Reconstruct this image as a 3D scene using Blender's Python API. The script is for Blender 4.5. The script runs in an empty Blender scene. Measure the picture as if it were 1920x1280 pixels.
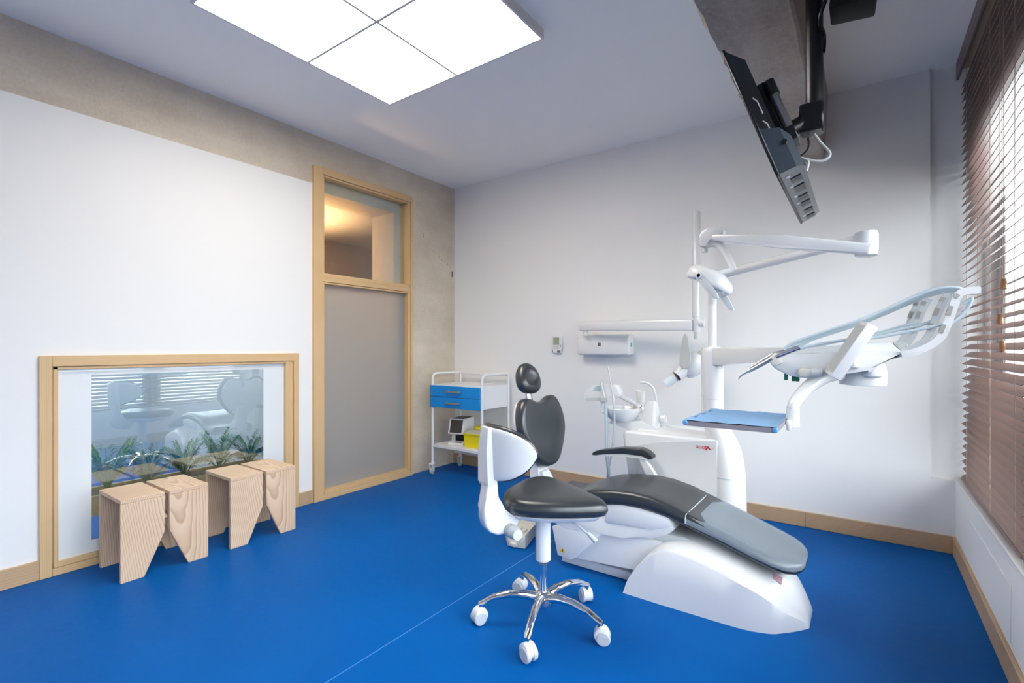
import bpy, bmesh, math, random
from mathutils import Vector, Matrix, Euler, Quaternion
random.seed(7)
SC = bpy.context.scene
COL = SC.collection
PI = math.pi

# ------------------------------------------------------------------ camera, world, exposure
FPX, YAW, HOR, EYE = 919.0, math.radians(35.57), 651.0, 1.22
cam_d = bpy.data.cameras.new('camera'); cam = bpy.data.objects.new('camera', cam_d); COL.objects.link(cam)
cam.location = (0, 0, EYE); cam.rotation_euler = (PI / 2, 0, YAW)
cam_d.sensor_fit = 'HORIZONTAL'; cam_d.sensor_width = 36.0; cam_d.lens = 36.0 * FPX / 1920
cam_d.shift_y = (HOR - 640) / 1920; cam_d.clip_start = 0.02
SC.camera = cam
vs = SC.view_settings
vs.view_transform = 'Standard'; vs.look = 'None'; vs.gamma = 1.0; vs.use_curve_mapping = False
vs.exposure = 0.47
SC.cycles.max_bounces = 14; SC.cycles.diffuse_bounces = 10; SC.cycles.glossy_bounces = 5; SC.cycles.transparent_max_bounces = 16
world = bpy.data.worlds.new('overcast_sky'); SC.world = world; world.use_nodes = True
bg = world.node_tree.nodes['Background']; bg.inputs[0].default_value = (0.91, 0.955, 1.0, 1); bg.inputs[1].default_value = 11.0
PANEL_EMIT = 8.4          # ceiling luminaire
WARM_W, COOL_W = 170.0, 75.0  # corridor uplight, added fill light of the waiting room

# portal of the street window (gives off no light itself, guides the sky light in)
pl = bpy.data.lights.new('window_portal', 'AREA'); pl.shape = 'RECTANGLE'; pl.size = 1.97; pl.size_y = 4.6
pl.cycles.is_portal = True
po = bpy.data.objects.new('window_portal', pl); COL.objects.link(po); po.location = (0.72, 1.55, 1.415); po.rotation_euler = (0, PI / 2, 0)

# room planes (metres): left wall, back wall, ceiling, right parapet
XL, YB, H, XR = -3.522, 3.879, 2.90, 0.448
YF = -1.7
SILL = 0.43

# ------------------------------------------------------------------ pixel -> point
Fv = Vector((-math.sin(YAW), math.cos(YAW), 0)); Rv = Vector((math.cos(YAW), math.sin(YAW), 0)); Uv = Vector((0, 0, 1)); Cv = Vector((0, 0, EYE))
def ray(px, py): return Fv + Rv * ((px - 960) / FPX) + Uv * ((HOR - py) / FPX)
def Q(px, py, y): r = ray(px, py); return Cv + r * (y / r.y)
def QX(px, py, x): r = ray(px, py); return Cv + r * (x / r.x)
def QZ(px, py, z): r = ray(px, py); return Cv + r * ((z - EYE) / r.z)

# ------------------------------------------------------------------ mesh builder
class MB:
    def __init__(s): s.v = []; s.f = []
    def add(s, vs_, fs, M=None):
        o = len(s.v)
        s.v += [tuple(M @ Vector(p)) if M is not None else tuple(p) for p in vs_]
        s.f += [tuple(i + o for i in f) for f in fs]
        return s
    def frombm(s, bm, M=None):
        bm.verts.index_update()
        s.add([v.co.copy() for v in bm.verts], [[v.index for v in f.verts] for f in bm.faces], M); bm.free(); return s
    def box(s, x0, x1, y0, y1, z0, z1, M=None):
        v = [(x, y, z) for x in (x0, x1) for y in (y0, y1) for z in (z0, z1)]
        return s.add(v, [(0, 1, 3, 2), (4, 6, 7, 5), (0, 4, 5, 1), (2, 3, 7, 6), (0, 2, 6, 4), (1, 5, 7, 3)], M)
    def rbox(s, x0, x1, y0, y1, z0, z1, r=0.01, seg=2, M=None):
        bm = bmesh.new(); bmesh.ops.create_cube(bm, size=1)
        for v in bm.verts: v.co = Vector(((x0 + x1) / 2 + v.co.x * (x1 - x0), (y0 + y1) / 2 + v.co.y * (y1 - y0), (z0 + z1) / 2 + v.co.z * (z1 - z0)))
        bmesh.ops.bevel(bm, geom=bm.edges[:], offset=r, segments=seg, profile=0.5, affect='EDGES')
        return s.frombm(bm, M)
    def prism(s, pts, depth, bevel=0, seg=2, M=None, cap_only=False):
        """closed 2-D outline in local xy, extruded from z=0 to z=depth"""
        n = len(pts); a = sum(pts[i][0] * pts[(i + 1) % n][1] - pts[(i + 1) % n][0] * pts[i][1] for i in range(n))
        if a < 0: pts = pts[::-1]
        bm = bmesh.new()
        lo = [bm.verts.new((p[0], p[1], 0)) for p in pts]; hi = [bm.verts.new((p[0], p[1], depth)) for p in pts]
        bm.faces.new(lo[::-1]); bm.faces.new(hi)
        for i in range(n): bm.faces.new((lo[i], lo[(i + 1) % n], hi[(i + 1) % n], hi[i]))
        if bevel:
            ed = [e for e in bm.edges if abs(e.verts[0].co.z - e.verts[1].co.z) < 1e-6] if cap_only else bm.edges[:]
            bmesh.ops.bevel(bm, geom=ed, offset=bevel, segments=seg, profile=0.5, affect='EDGES')
        return s.frombm(bm, M)
    def loft(s, rings, caps=True):
        n = len(rings[0]); o = len(s.v)
        for r in rings: s.v += [tuple(p) for p in r]
        for k in range(len(rings) - 1):
            for i in range(n):
                j = (i + 1) % n
                s.f.append((o + k * n + i, o + k * n + j, o + (k + 1) * n + j, o + (k + 1) * n + i))
        if caps:
            s.f.append(tuple(o + i for i in range(n))[::-1]); s.f.append(tuple(o + (len(rings) - 1) * n + i for i in range(n)))
        return s
    def tube(s, path, r, seg=10, squash=None, caps=True):
        """round bar along a list of points; r a number or a list"""
        P = [Vector(p) for p in path]; n = len(P)
        rr = r if isinstance(r, (list, tuple)) else [r] * n
        t0 = (P[1] - P[0]).normalized(); up = Vector((0, 0, 1)) if abs(t0.z) < 0.9 else Vector((1, 0, 0))
        nrm = (up - t0 * up.dot(t0)).normalized(); rings = []
        for i in range(n):
            t = ((P[min(i + 1, n - 1)] - P[max(i - 1, 0)])).normalized()
            nrm = (nrm - t * nrm.dot(t)).normalized(); b = t.cross(nrm)
            w = squash if squash else 1.0
            rings.append([P[i] + nrm * (math.cos(a) * rr[i]) + b * (math.sin(a) * rr[i] * w) for a in [2 * PI * k / seg for k in range(seg)]])
        return s.loft(rings, caps)
    def lathe(s, prof, org=(0, 0, 0), seg=20, M=None):
        """profile [(radius, z)] turned about local z"""
        rings = []
        T = Matrix.Translation(Vector(org)) if M is None else M
        for r, z in prof: rings.append([T @ Vector((max(r, 1e-4) * math.cos(2 * PI * k / seg), max(r, 1e-4) * math.sin(2 * PI * k / seg), z)) for k in range(seg)])
        return s.loft(rings)
    def cushion(s, outline, t, r=0.03, crown=0.0, M=None, back=0.35):
        """padded slab over a closed outline (local xy), thickness t along z, soft edges"""
        cx = sum(p[0] for p in outline) / len(outline); cy = sum(p[1] for p in outline) / len(outline)
        size = sum(math.hypot(p[0] - cx, p[1] - cy) for p in outline) / len(outline)
        def ring(ins, z):
            k = 1 - ins / size
            return [Vector((cx + (p[0] - cx) * k, cy + (p[1] - cy) * k, z)) for p in outline]
        rb = r * back
        prof = [(rb * 1.0, 0), (rb * .3, rb * .3), (0, rb), (0, t - r), (r * .12, t - r * .55), (r * .4, t - r * .2), (r, t), (size * .45, t + crown * .6), (size * .75, t + crown * .9), (size * .96, t + crown)]
        rings = [ring(*p) for p in prof]
        if M is not None: rings = [[M @ p for p in q] for q in rings]
        return s.loft(rings)
    def build(s, name, m, parent=None, smooth=True, angle=38, kind=None):
        me = bpy.data.meshes.new(name); me.from_pydata(s.v, [], s.f); me.update()
        bm = bmesh.new(); bm.from_mesh(me); bmesh.ops.recalc_face_normals(bm, faces=bm.faces[:]); bm.to_mesh(me); bm.free()
        me.materials.append(m)
        if smooth:
            me.polygons.foreach_set('use_smooth', [True] * len(me.polygons)); me.set_sharp_from_angle(angle=math.radians(angle))
        o = bpy.data.objects.new(name, me); COL.objects.link(o)
        if parent is not None: attach(o, parent)
        if kind: o['kind'] = kind
        return o

def attach(o, parent):
    o.parent = parent
    if parent.type == 'EMPTY': o.matrix_parent_inverse = (Matrix.Translation(parent.location) @ parent.rotation_euler.to_matrix().to_4x4()).inverted()
def tag(o, label, cat, group=None):
    o['label'] = label; o['category'] = cat
    if group: o['group'] = group
    return o
def thing(name, label, cat, loc=(0, 0, 0), group=None):
    o = bpy.data.objects.new(name, None); COL.objects.link(o); o.location = loc; o.empty_display_size = .05
    return tag(o, label, cat, group)
def copy_tree(o, parent=None):
    c = o.copy(); COL.objects.link(c)
    if parent is not None: c.parent = parent
    for ch in o.children: copy_tree(ch, c)
    return c
def smooth_path(pts, n=8):
    P = [Vector(p) for p in pts]; out = []
    for i in range(len(P) - 1):
        p0, p1, p2, p3 = P[max(i - 1, 0)], P[i], P[i + 1], P[min(i + 2, len(P) - 1)]
        for k in range(n):
            t = k / n
            out.append(0.5 * ((2 * p1) + (p2 - p0) * t + (2 * p0 - 5 * p1 + 4 * p2 - p3) * t * t + (3 * p1 - p0 - 3 * p2 + p3) * t ** 3))
    return out + [P[-1]]
def smooth_closed(pts, n=4):
    P = [Vector((p[0], p[1], 0)) for p in pts]; N = len(P); out = []
    for i in range(N):
        p0, p1, p2, p3 = P[i - 1], P[i], P[(i + 1) % N], P[(i + 2) % N]
        for k in range(n):
            t = k / n; q = 0.5 * ((2 * p1) + (p2 - p0) * t + (2 * p0 - 5 * p1 + 4 * p2 - p3) * t * t + (3 * p1 - p0 - 3 * p2 + p3) * t ** 3)
            out.append((q.x, q.y))
    return out
def frame(org, xa, ya):
    """matrix whose local x, y (made square to x) and z = x cross y"""
    x = Vector(xa).normalized(); y = Vector(ya); y = (y - x * y.dot(x)).normalized(); z = x.cross(y)
    M = Matrix((x, y, z)).transposed().to_4x4(); M.translation = Vector(org); return M
# outline in the x-z plane at y0, extruded towards +y
def MXZ(y0): return Matrix(((1, 0, 0, 0), (0, 0, 1, y0), (0, 1, 0, 0), (0, 0, 0, 1)))
# outline in the y-z plane at x0, extruded towards +x
def MYZ(x0): return Matrix(((0, 0, 1, x0), (1, 0, 0, 0), (0, 1, 0, 0), (0, 0, 0, 1)))
def xz(pts, y): return [(lambda q: (q.x, q.z))(Q(px, py, y)) for px, py in pts]

# ------------------------------------------------------------------ materials
MATS = {}
def mat(name, col, rough=0.5, metal=0.0, coat=0.0, spec=0.5, emit=None):
    if name in MATS: return MATS[name]
    m = bpy.data.materials.new(name); m.use_nodes = True; b = m.node_tree.nodes['Principled BSDF']
    b.inputs['Base Color'].default_value = (*col, 1); b.inputs['Roughness'].default_value = rough; b.inputs['Metallic'].default_value = metal
    b.inputs['Coat Weight'].default_value = coat; b.inputs['Specular IOR Level'].default_value = spec
    if emit: b.inputs['Emission Color'].default_value = (*emit[0], 1); b.inputs['Emission Strength'].default_value = emit[1]
    MATS[name] = m; return m
def nodes(m): return m.node_tree.nodes, m.node_tree.links, m.node_tree.nodes['Principled BSDF']
def texco(nt, scale, out='Object', rot=(0, 0, 0)):
    tc = nt.nodes.new('ShaderNodeTexCoord'); mp = nt.nodes.new('ShaderNodeMapping'); mp.inputs['Scale'].default_value = scale; mp.inputs['Rotation'].default_value = rot
    nt.links.new(tc.outputs[out], mp.inputs['Vector']); return mp.outputs['Vector']
def ramp(nt, fac, stops):
    r = nt.nodes.new('ShaderNodeValToRGB'); el = r.color_ramp.elements
    while len(el) < len(stops): el.new(0.5)
    for e, (p, c) in zip(el, stops): e.position = p; e.color = (*c, 1)
    nt.links.new(fac, r.inputs['Fac']); return r.outputs['Color']
def noise(nt, vec, scale, detail=4, rough=0.55, dist=0.0):
    n = nt.nodes.new('ShaderNodeTexNoise'); n.inputs['Scale'].default_value = scale; n.inputs['Detail'].default_value = detail; n.inputs['Roughness'].default_value = rough; n.inputs['Distortion'].default_value = dist
    nt.links.new(vec, n.inputs['Vector']); return n.outputs['Fac']
def mixc(nt, fac, a, b, mode='MIX'):
    mx = nt.nodes.new('ShaderNodeMix'); mx.data_type = 'RGBA'; mx.blend_type = mode
    if isinstance(fac, float): mx.inputs[0].default_value = fac
    else: nt.links.new(fac, mx.inputs[0])
    for s, i in ((a, 6), (b, 7)):
        if isinstance(s, tuple): mx.inputs[i].default_value = (*s, 1)
        else: nt.links.new(s, mx.inputs[i])
    return mx.outputs[2]
def bump(nt, h, b, strength, dist=0.002):
    n = nt.nodes.new('ShaderNodeBump'); n.inputs['Strength'].default_value = strength; n.inputs['Distance'].default_value = dist
    nt.links.new(h, n.inputs['Height']); nt.links.new(n.outputs['Normal'], b.inputs['Normal'])
def wood(name, axis, light, mid, dark, ring=55.0, centre=(0, 0, 0), tilt=(0, 0, 0), dist=1.2, rough=0.5, contrast=0.6):
    """plank sawn from a log whose pith runs along axis 0/1/2 through centre; tilt gives arched figure"""
    if name in MATS: return MATS[name]
    m = mat(name, mid, rough); nt = m.node_tree; b = nt.nodes['Principled BSDF']
    tc = nt.nodes.new('ShaderNodeTexCoord'); mp = nt.nodes.new('ShaderNodeMapping'); mp.vector_type = 'TEXTURE'
    mp.inputs['Location'].default_value = centre; mp.inputs['Rotation'].default_value = tilt
    nt.links.new(tc.outputs['Object'], mp.inputs['Vector'])
    w = nt.nodes.new('ShaderNodeTexWave'); w.wave_type = 'RINGS'; w.rings_direction = 'XYZ'[axis]; w.wave_profile = 'SAW'
    w.inputs['Scale'].default_value = ring; w.inputs['Distortion'].default_value = dist * 6; w.inputs['Detail'].default_value = 2.5; w.inputs['Detail Scale'].default_value = 0.12; w.inputs['Detail Roughness'].default_value = 0.6
    nt.links.new(mp.outputs['Vector'], w.inputs['Vector'])
    c = ramp(nt, w.outputs['Fac'], [(0.0, light), (0.55, mid), (0.90, dark), (1.0, light)])
    s2 = [220.0, 220.0, 220.0]; s2[axis] = 6.0
    n2 = noise(nt, texco(nt, tuple(s2)), 1.0, 3)
    c = mixc(nt, contrast, ramp(nt, n2, [(0.25, mid), (0.75, light)]), c)
    n3 = noise(nt, texco(nt, (3, 3, 3)), 1.0, 2)
    c = mixc(nt, 0.18, c, ramp(nt, n3, [(0.35, dark), (0.65, light)]))
    nt.links.new(c, b.inputs['Base Color']); bump(nt, n2, b, 0.10, 0.001); return m
M_wall = mat('white_paint', (0.85, 0.85, 0.835), 0.65)
nt = M_wall.node_tree; bump(nt, noise(nt, texco(nt, (1, 1, 1)), 160, 2), nt.nodes['Principled BSDF'], 0.04, 0.001)
M_ceil = mat('ceiling_paint', (0.93, 0.925, 0.905), 0.75)
OAKL, OAKM, OAKD = (0.74, 0.52, 0.28), (0.67, 0.45, 0.225), (0.55, 0.34, 0.15)
M_oak = [wood('larch_frame_' + 'xyz'[i], i, OAKL, OAKM, OAKD, 38.0, ((-3.9, 0, .4), (-3.9, 0, .3), (-3.8, 1.2, 0))[i], (0, 0, 0), 0.35, 0.45, 0.5) for i in range(3)]
FIRL, FIRM, FIRD = (0.80, 0.61, 0.43), (0.71, 0.50, 0.33), (0.46, 0.265, 0.145)
M_fir = [wood('fir_board_' + 'xyz'[i], i, FIRL, FIRM, FIRD, 34.0, ((0, .10, .33), (0, 0, .3), (0.0, .09, .0))[i], ((0, .05, .03), (0, 0, 0), (.10, .06, 0))[i], 1.0, 0.55, 0.75) for i in range(3)]
BBL, BBM, BBD = (0.58, 0.40, 0.24), (0.52, 0.345, 0.195), (0.43, 0.27, 0.14)
M_base = [wood('baseboard_wood_' + 'xyz'[i], i, BBL, BBM, BBD, 26.0, ((0, 3.7, -.2), (-3.3, 0, -.2), (0, 0, 0))[i], (0, 0, 0), 0.6, 0.45, 0.5) for i in range(3)]
def concrete(name, c1, c2, c3):
    m = mat(name, c2, 0.85); nt = m.node_tree; b = nt.nodes['Principled BSDF']
    v = texco(nt, (1, 1, 1))
    big = noise(nt, v, 1.6, 5, 0.6); fine = noise(nt, v, 55, 4, 0.7); streak = noise(nt, texco(nt, (14, 1.2, 6)), 1.0, 3)
    c = ramp(nt, big, [(0.30, c1), (0.52, c2), (0.72, c3)])
    c = mixc(nt, 0.35, c, ramp(nt, fine, [(0.3, c1), (0.7, c3)]))
    c = mixc(nt, 0.18, c, ramp(nt, streak, [(0.35, c1), (0.65, c3)]))
    vo = nt.nodes.new('ShaderNodeTexVoronoi'); vo.inputs['Scale'].default_value = 42; nt.links.new(v, vo.inputs['Vector'])
    pit = ramp(nt, vo.outputs['Distance'], [(0.04, (1, 1, 1)), (0.11, (0, 0, 0))])
    sel = ramp(nt, noise(nt, v, 9, 3), [(0.60, (0, 0, 0)), (0.68, (1, 1, 1))])
    pm = mixc(nt, 1.0, pit, sel, 'MULTIPLY')
    c = mixc(nt, pm, c, (0.16, 0.145, 0.125))
    vo2 = nt.nodes.new('ShaderNodeTexVoronoi'); vo2.inputs['Scale'].default_value = 75; nt.links.new(v, vo2.inputs['Vector'])
    sp = ramp(nt, vo2.outputs['Distance'], [(0.08, (1, 1, 1)), (0.18, (0, 0, 0))])
    sel2 = ramp(nt, noise(nt, v, 14, 2), [(0.55, (0, 0, 0)), (0.64, (1, 1, 1))])
    c = mixc(nt, mixc(nt, 1.0, sp, sel2, 'MULTIPLY'), c, (0.62, 0.57, 0.50))
    nt.links.new(c, b.inputs['Base Color']); bump(nt, fine, b, 0.5, 0.004); return m
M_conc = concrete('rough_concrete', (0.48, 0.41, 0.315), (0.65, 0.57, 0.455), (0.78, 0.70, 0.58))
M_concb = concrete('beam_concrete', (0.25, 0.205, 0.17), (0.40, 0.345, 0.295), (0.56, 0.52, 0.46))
# floor sheet
M_floor = mat('blue_vinyl', (0.0, 0.12, 0.45), 0.42, spec=0.05); nt = M_floor.node_tree; b = nt.nodes['Principled BSDF']
v = texco(nt, (1, 1, 1)); n1 = noise(nt, v, 2.3, 5, 0.6); n2 = noise(nt, v, 38, 3, 0.6)
c = ramp(nt, n1, [(0.3, (0.0, 0.09, 0.345)), (0.7, (0.0, 0.103, 0.38))])
scuff = ramp(nt, noise(nt, texco(nt, (3, 11, 1), rot=(0, 0, .6)), 3.0, 6, 0.75, 0.6), [(0.66, (0, 0, 0)), (0.80, (.35, .35, .35))])
c = mixc(nt, scuff, c, (0.01, 0.135, 0.43)); nt.links.new(c, b.inputs['Base Color'])
rr = ramp(nt, n2, [(0.3, (0.36, 0.36, 0.36)), (0.7, (0.46, 0.46, 0.46))]); nt.links.new(rr, b.inputs['Roughness']); bump(nt, n2, b, 0.06, 0.0008)
M_seam = mat('vinyl_weld', (0.05, 0.22, 0.55), 0.4)
M_white = mat('white_plastic', (0.77, 0.78, 0.785), 0.22, coat=0.3)
M_white2 = mat('white_enamel', (0.80, 0.80, 0.80), 0.3)
M_offw = mat('cream_plastic', (0.68, 0.65, 0.58), 0.4)
M_grey = mat('grey_plastic', (0.50, 0.52, 0.51), 0.4)
M_lgrey = mat('light_grey_plastic', (0.60, 0.63, 0.64), 0.35)
M_dgrey = mat('dark_grey_plastic', (0.12, 0.13, 0.15), 0.4)
M_black = mat('black_plastic', (0.008, 0.009, 0.011), 0.35)
M_blackm = mat('black_metal', (0.010, 0.011, 0.013), 0.3, spec=0.5)
M_leather = mat('black_leatherette', (0.026, 0.031, 0.036), 0.30, spec=0.75)
nt = M_leather.node_tree; bump(nt, noise(nt, texco(nt, (1, 1, 1)), 320, 2), nt.nodes['Principled BSDF'], 0.05, 0.0006)
M_chrome = mat('chrome', (0.78, 0.79, 0.80), 0.08, metal=1.0)
M_steel = mat('brushed_steel', (0.55, 0.55, 0.55), 0.28, metal=1.0)
M_hose = mat('hose_grey_blue', (0.50, 0.60, 0.66), 0.35)
M_blue = mat('drawer_blue', (0.0, 0.27, 0.72), 0.35)
M_handle = mat('handle_grey', (0.36, 0.35, 0.33), 0.3, metal=0.6)
M_tray = mat('tray_blue', (0.10, 0.33, 0.70), 0.4)
M_trayl = mat('tray_liner_blue', (0.20, 0.37, 0.60), 0.6)
M_traye = mat('tray_edge_grey', (0.26, 0.24, 0.27), 0.45)
M_yellow = mat('yellow_plastic', (0.85, 0.72, 0.005), 0.35)
M_red = mat('red_print', (0.60, 0.03, 0.04), 0.4)
M_green = mat('green_plastic', (0.0, 0.16, 0.09), 0.4)
M_lcd = mat('lcd_green', (0.34, 0.40, 0.27), 0.25)
M_lcdb = mat('lcd_blue', (0.40, 0.55, 0.55), 0.25)
M_tvback = mat('screen_back_black', (0.012, 0.014, 0.017), 0.22, spec=0.7)
M_tvlow = mat('screen_back_bulge', (0.05, 0.065, 0.08), 0.18, spec=0.8)
M_screen = mat('screen_glass', (0.004, 0.004, 0.005), 0.08)
M_slat = mat('blind_slat_brown', (0.22, 0.13, 0.105), 0.38, spec=0.36)
nt = M_slat.node_tree; g = noise(nt, texco(nt, (60, 2, 60)), 1.0, 3); nt.links.new(ramp(nt, g, [(0.3, (0.185, 0.11, 0.09)), (0.7, (0.26, 0.16, 0.135))]), nt.nodes['Principled BSDF'].inputs['Base Color'])
M_cord = mat('blind_cord', (0.42, 0.31, 0.22), 0.8)
M_tassel = mat('wooden_tassel', (0.40, 0.19, 0.075), 0.45)
M_leaf = mat('palm_leaf', (0.06, 0.20, 0.05), 0.45)
M_leaf2 = mat('palm_leaf_pale', (0.10, 0.25, 0.07), 0.45)
M_soil = mat('potting_soil', (0.05, 0.035, 0.025), 0.9)
M_alu = mat('white_window_frame', (0.72, 0.73, 0.73), 0.4)
M_jamb = mat('grey_jamb', (0.25, 0.25, 0.25), 0.5)
M_warn = mat('warning_yellow', (0.75, 0.45, 0.0), 0.4)
M_pink = mat('pink_label', (0.62, 0.36, 0.45), 0.4)
M_corr = mat('corridor_brown_wall', (0.40, 0.33, 0.28), 0.7)
M_corw = mat('corridor_plaster', (0.62, 0.60, 0.57), 0.7)
M_rear = mat('waiting_room_grey', (0.55, 0.60, 0.63), 0.7)
M_pave = mat('street_pavement', (0.22, 0.22, 0.21), 0.8)
M_led = mat('led_diffuser', (0.9, 0.9, 0.9), 0.4, emit=((1.0, 0.925, 0.81), PANEL_EMIT))
M_ledfr = mat('led_frame', (0.70, 0.70, 0.69), 0.4)
M_cable = mat('white_cable', (0.70, 0.70, 0.68), 0.4)
M_film = mat('frosted_film', (0.76, 0.80, 0.81), 0.5, coat=1.0)
def glassmat(name, refl, tint, rough=0.0):
    m = bpy.data.materials.new(name); m.use_nodes = True; nt = m.node_tree; nt.nodes.clear()
    o = nt.nodes.new('ShaderNodeOutputMaterial'); mx = nt.nodes.new('ShaderNodeMixShader'); t = nt.nodes.new('ShaderNodeBsdfTransparent'); g = nt.nodes.new('ShaderNodeBsdfGlossy')
    t.inputs['Color'].default_value = (*tint, 1); g.inputs['Roughness'].default_value = rough; g.inputs['Color'].default_value = (0.97, 1, 1, 1)
    lw = nt.nodes.new('ShaderNodeLayerWeight'); lw.inputs['Blend'].default_value = 0.35
    ma = nt.nodes.new('ShaderNodeMath'); ma.operation = 'MULTIPLY_ADD'; ma.inputs[1].default_value = 0.5; ma.inputs[2].default_value = refl
    nt.links.new(lw.outputs['Fresnel'], ma.inputs[0]); nt.links.new(ma.outputs[0], mx.inputs['Fac'])
    nt.links.new(t.outputs[0], mx.inputs[1]); nt.links.new(g.outputs[0], mx.inputs[2]); nt.links.new(mx.outputs[0], o.inputs['Surface']); return m
M_glass = glassmat('pane_glass', 0.13, (0.86, 0.92, 0.93))
M_glass2 = glassmat('clear_pane_glass', 0.02, (0.90, 0.94, 0.94))
M_glassx = glassmat('street_pane_glass', 0.02, (0.95, 0.97, 0.98))
def frosted(name, front, back, fac):
    m = bpy.data.materials.new(name); m.use_nodes = True; nt = m.node_tree; nt.nodes.clear()
    o = nt.nodes.new('ShaderNodeOutputMaterial'); mx = nt.nodes.new('ShaderNodeMixShader'); d = nt.nodes.new('ShaderNodeBsdfPrincipled'); t = nt.nodes.new('ShaderNodeBsdfTranslucent')
    d.inputs['Base Color'].default_value = (*front, 1); d.inputs['Roughness'].default_value = 0.45; t.inputs['Color'].default_value = (*back, 1); mx.inputs['Fac'].default_value = fac
    nt.links.new(d.outputs[0], mx.inputs[1]); nt.links.new(t.outputs[0], mx.inputs[2]); nt.links.new(mx.outputs[0], o.inputs['Surface']); return m
M_frost = frosted('frosted_glass', (0.44, 0.455, 0.45), (0.85, 0.88, 0.86), 0.48)
M_lid = frosted('translucent_lid', (0.80, 0.76, 0.62), (0.8, 0.75, 0.5), 0.35)
def foil():
    m = bpy.data.materials.new('clear_foil'); m.use_nodes = True; nt = m.node_tree; b = nt.nodes['Principled BSDF']
    b.inputs['Base Color'].default_value = (0.48, 0.58, 0.68, 1); b.inputs['Roughness'].default_value = 0.25; b.inputs['Alpha'].default_value = 0.32; b.inputs['Specular IOR Level'].default_value = 0.8
    bump(nt, noise(nt, texco(nt, (5, 14, 5), rot=(0, 0, .5)), 2.2, 4, 0.6, 1.2), b, 0.35, 0.01); return m
M_foil = foil()

# ================================================================== THE ROOM
floor = MB().box(XL - .4, XR + .3, YF, YB + .1, -0.05, 0).build('floor', M_floor, smooth=False, kind='structure')
MB().box(-1.5905, -1.5865, YF, YB, -0.001, 0.0008).build('weld_seam', M_seam, floor, smooth=False)
ceiling = MB().box(XL - .1, XR + .35, YF, YB + .1, H, H + .1).build('ceiling', M_ceil, smooth=False, kind='structure')
# concrete downstand beam, rough lower arris
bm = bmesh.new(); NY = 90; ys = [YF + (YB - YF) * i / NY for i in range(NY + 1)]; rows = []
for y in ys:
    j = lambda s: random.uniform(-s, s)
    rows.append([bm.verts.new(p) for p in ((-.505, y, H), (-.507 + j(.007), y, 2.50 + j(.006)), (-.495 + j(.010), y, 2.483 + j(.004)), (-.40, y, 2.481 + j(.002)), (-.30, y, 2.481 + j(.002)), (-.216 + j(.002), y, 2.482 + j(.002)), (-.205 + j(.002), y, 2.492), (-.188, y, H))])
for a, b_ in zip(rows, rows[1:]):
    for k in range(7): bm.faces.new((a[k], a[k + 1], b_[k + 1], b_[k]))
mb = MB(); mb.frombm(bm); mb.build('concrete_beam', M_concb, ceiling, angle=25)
# left wall: white lining with the low window's hole, concrete above and beside
Z1, YD0, YD1, ZD = 2.513, 2.222, 3.262, 2.655       # concrete band, tall frame
LW = (0.715, 2.00, 0.045, 1.108)                    # low window hole y0 y1 z0 z1
wl = MB()
wl.box(XL - .10, XL, YF, LW[0], 0, Z1); wl.box(XL - .10, XL, LW[1], YD0 + .02, 0, Z1)
wl.box(XL - .10, XL, LW[0], LW[1], LW[3], Z1); wl.box(XL - .10, XL, LW[0], LW[1], 0, LW[2])
wall_left = wl.build('wall_left', M_wall, smooth=False, kind='structure')
cb = MB(); XC = XL - .004
cb.box(XC - .38, XC, YF, YB, ZD - .06, H); cb.box(XC - .38, XC, YF, YD0 + .05, Z1, ZD - .06)
cb.box(XC - .38, XC, YD1 - .06, YB, 0, ZD - .06)
cb.box(XC - .38, XC - .07, 2.0, YD1 - .055, 2.49, ZD - .06)      # lintel nib behind the frame
cb.box(XC - .38, XC - .07, 3.11, YD1 - .055, 0, 2.49)            # jamb nib
cb.box(XC - .38, XC - .11, 2.15, YD0 + .06, 0, 2.49)
cb.build('concrete_band', M_conc, wall_left, smooth=False)
MB().box(XC - .30, XC - .02, YD0 + .06, YD0 + .072, 0.0, 2.49).build('white_reveal', M_wall, wall_left, smooth=False)
# form-work cracks in the concrete column
ck = MB()
for (y0, z0, y1, z1) in ((3.47, 2.225, 3.86, 2.04), (3.42, 2.33, 3.43, 2.31)):
    for i in range(9):
        t = i / 9; y = y0 + (y1 - y0) * t + random.uniform(-.01, .01); z = z0 + (z1 - z0) * t + random.uniform(-.01, .01)
        w = random.uniform(.004, .014); ck.box(XC, XC + .001, y, y + w, z, z + random.uniform(.002, .004))
ck.box(XC, XC + .002, 3.835, 3.85, 1.96, 2.02)
ck.build('concrete_crack', mat('crack_dark', (0.10, 0.09, 0.08), 0.9), wall_left, smooth=False)
# back wall with the shallow recess beside the window
XN = 0.333
wb = MB(); wb.box(XL - .1, XN, YB, YB + .1, 0, H); wb.box(XN, XR + .3, YB, YB + .1, 0, SILL); wb.box(XN, XR + .3, YB + .035, YB + .1, SILL, H)
wall_back = wb.build('wall_back', M_wall, smooth=False, kind='structure')
# right wall: parapet, lintel above the window
wr = MB(); wr.box(XR, XR + .3, YF, YB + .035, 0, SILL); wr.box(XR + .13, XR + .3, YF, YB + .035, 2.36, H)
wr.box(XR + .13, XR + .3, 3.84, YB + .035, SILL, 2.36); wr.box(XR + .13, XR + .3, YF, -.75, SILL, 2.36)
wall_right = wr.build('wall_right', M_wall, smooth=False, kind='structure')
MB().rbox(XR - .003, XR + .13, YF, YB + .03, SILL - .001, SILL + .012, .003, 1).build('sill_board', M_white2, wall_right)
ap = MB(); ap.rbox(XR - .004, XR + .002, 2.55, 3.42, .125, .34, .002, 1); ap.build('access_panel', M_wall, wall_right)
MB().box(XL - .1, XR + .3, YF - .1, YF, 0, H).build('wall_front', M_wall, smooth=False, kind='structure')
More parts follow.
